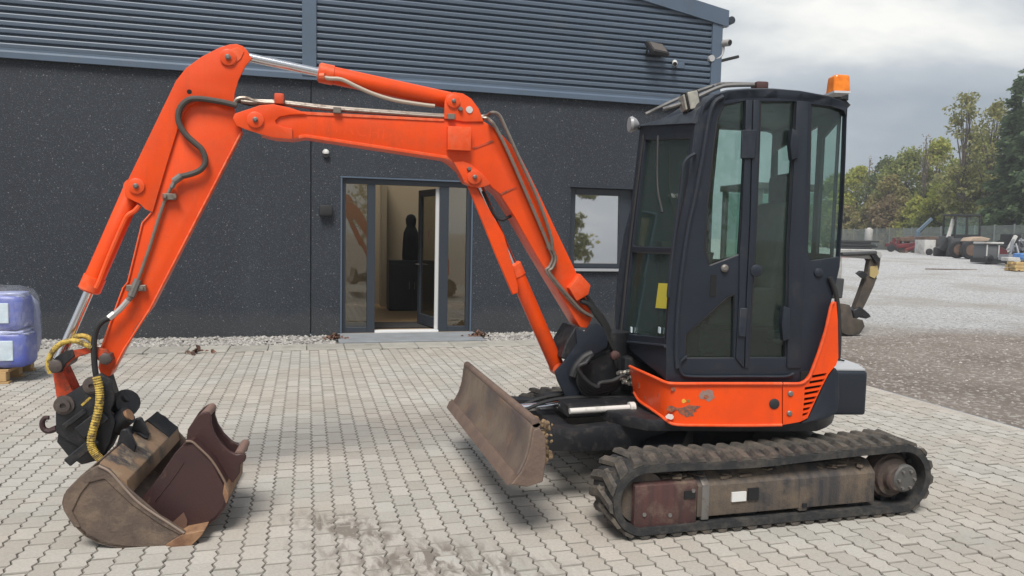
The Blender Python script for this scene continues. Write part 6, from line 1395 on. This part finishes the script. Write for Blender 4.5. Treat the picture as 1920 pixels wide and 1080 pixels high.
bush_specs = [
 (1600, 318, 78, 3.0, 'lime', 'yellow autumn bush rising just right of the cab'), (1648, 300, 76, 2.3, 'dark', 'dark green bush tree behind the yellow bush'),
 (1690, 290, 72, 3.4, 'green', 'broad olive green tree in the middle of the far row'), (1745, 268, 70, 2.6, 'lime', 'yellow green tree left of the thin poplar'),
 (1785, 312, 66, 3.2, 'green', 'round green tree below the thin poplar'), (1832, 262, 62, 2.6, 'green', 'green tree between the two poplars with yellowing top'),
 (1842, 330, 56, 2.4, 'dark', 'dark green bush under the second poplar'), (1895, 300, 55, 2.8, 'dark', 'dark dense bush at the foot of the spruces'),
 (1760, 348, 60, 1.9, 'lime', 'bright yellow green bush above the dark cab machine'), (1715, 372, 64, 1.7, 'lime', 'light green bush above the red implement'),
 (1668, 368, 68, 2.4, 'brown', 'brownish bush left of the crane arm'), (1625, 388, 70, 2.0, 'ochre', 'low ochre bush behind the white drum'),
 (1585, 392, 72, 2.2, 'ochre', 'low reddish ochre bush at the cab edge'), (1690, 395, 62, 1.5, 'ochre', 'small ochre shrub just behind the red implement'),
 (1735, 392, 58, 1.4, 'green', 'small green shrub behind the crane arm'), (1800, 372, 55, 1.8, 'green', 'green shrub directly behind the dark cab machine'),
 (1860, 380, 50, 1.6, 'green', 'green shrub behind the skid steer at the fence'), (1915, 372, 48, 1.8, 'dark', 'dark shrub at the right edge behind the fence'),
 (1560, 330, 82, 3.0, 'green', 'green tree mostly hidden behind the cab'), (1660, 335, 74, 2.0, 'ochre', 'ochre leaved small tree among the olive trees')]
for px, yt, d, rad, kd, lab in bush_specs:
    d2 = max(d + 4, 53 + max(0, (1900 - px)) * .085 + 3 + rad) + (-1.5 if kd in ('ochre', 'brown') or yt > 345 else 2.5); base = gpt(px, d2); h = hgt(px, yt, d2)
    tree('deciduous_tree' if h > 4.6 else 'bush', lab, base, h, rad, kd, int(34 + rad * 16), int(66 + rad * 12), .14 + .02 * rad, zlo=.3, shape='round', cat='tree' if h > 4.6 else 'bush')
# a wood closing the view further back
wb = gpt(1760, 120); qs = []
for i in range(110):
    c = gpt(1440 + 640 * rt.random(), 100 + 40 * rt.random()); hh = rt.uniform(3.0, 6.0); rr = rt.uniform(1.8, 3.2)
    for _ in range(120):
        d = rvec(rt) * rt.random() ** .4; qs.append(leafq(c - wb + V((d.x * rr, d.y * rr, hh * .5 + d.z * hh * .5)), rt.uniform(.22, .5), rt))
o = leaf_object('distant_wood', qs, LF['dark'], None); o.location = wb; tag(o, 'far dark strip of woodland behind the row of bushes', 'wood', None, 'stuff')
# undergrowth along the fence foot
qs = []; gb0 = gpt(1760, 66)
for i in range(5200):
    px = rt.uniform(1540, 1990); d = 46 + (1990 - px) / 450 * 46 + rt.uniform(1, 6); c = gpt(px, d); k = rt.random()
    qs.append(leafq(c - gb0 + V((0, 0, k * rt.uniform(.1, 1.5))), rt.uniform(.1, .24), rt))
o = leaf_object('undergrowth', qs, LF['ochre'], None); o.location = gb0; tag(o, 'low ragged undergrowth along the foot of the far fence', 'undergrowth', None, 'stuff')
# trees across the road behind the photographer, seen mirrored in the small window
for (x, y, h, rad, kd, lab) in ((16.2, -22, 8.0, 1.9, 'sparse', 'sparse tall tree behind the viewer mirrored in the window'), (5.5, -30, 7, 3, 'ochre', 'ochre tree behind the viewer left of the sparse one'), (-8, -34, 7, 3.5, 'green', 'green tree behind the viewer far left'), (40, -40, 5, 3, 'green', 'green tree behind the viewer far right')):
    tree('deciduous_tree', lab, V((x, y, yz(x, y))), h, rad, kd, 50, 40, .2, zlo=1.0, shape='round')

# ---- thin autumn haze over the whole yard (far trees pale, near things clear)
b = B(); b.box((0, 140, 11.0), (860, 1130, 25.0))
hz, t, p_ = newmat('haze_air'); t.nodes.remove(p_)
pv = t.nodes.new('ShaderNodeVolumePrincipled'); pv.inputs['Color'].default_value = (.93, .95, .97, 1); pv.inputs['Density'].default_value = 0.0015; pv.inputs['Anisotropy'].default_value = 0.2
t.links.new(pv.outputs[0], t.nodes['Material Output'].inputs['Volume'])
obj('haze', b, hz, smooth=0, kind='stuff', label='thin pale autumn haze filling the air over the yard', cat='haze')
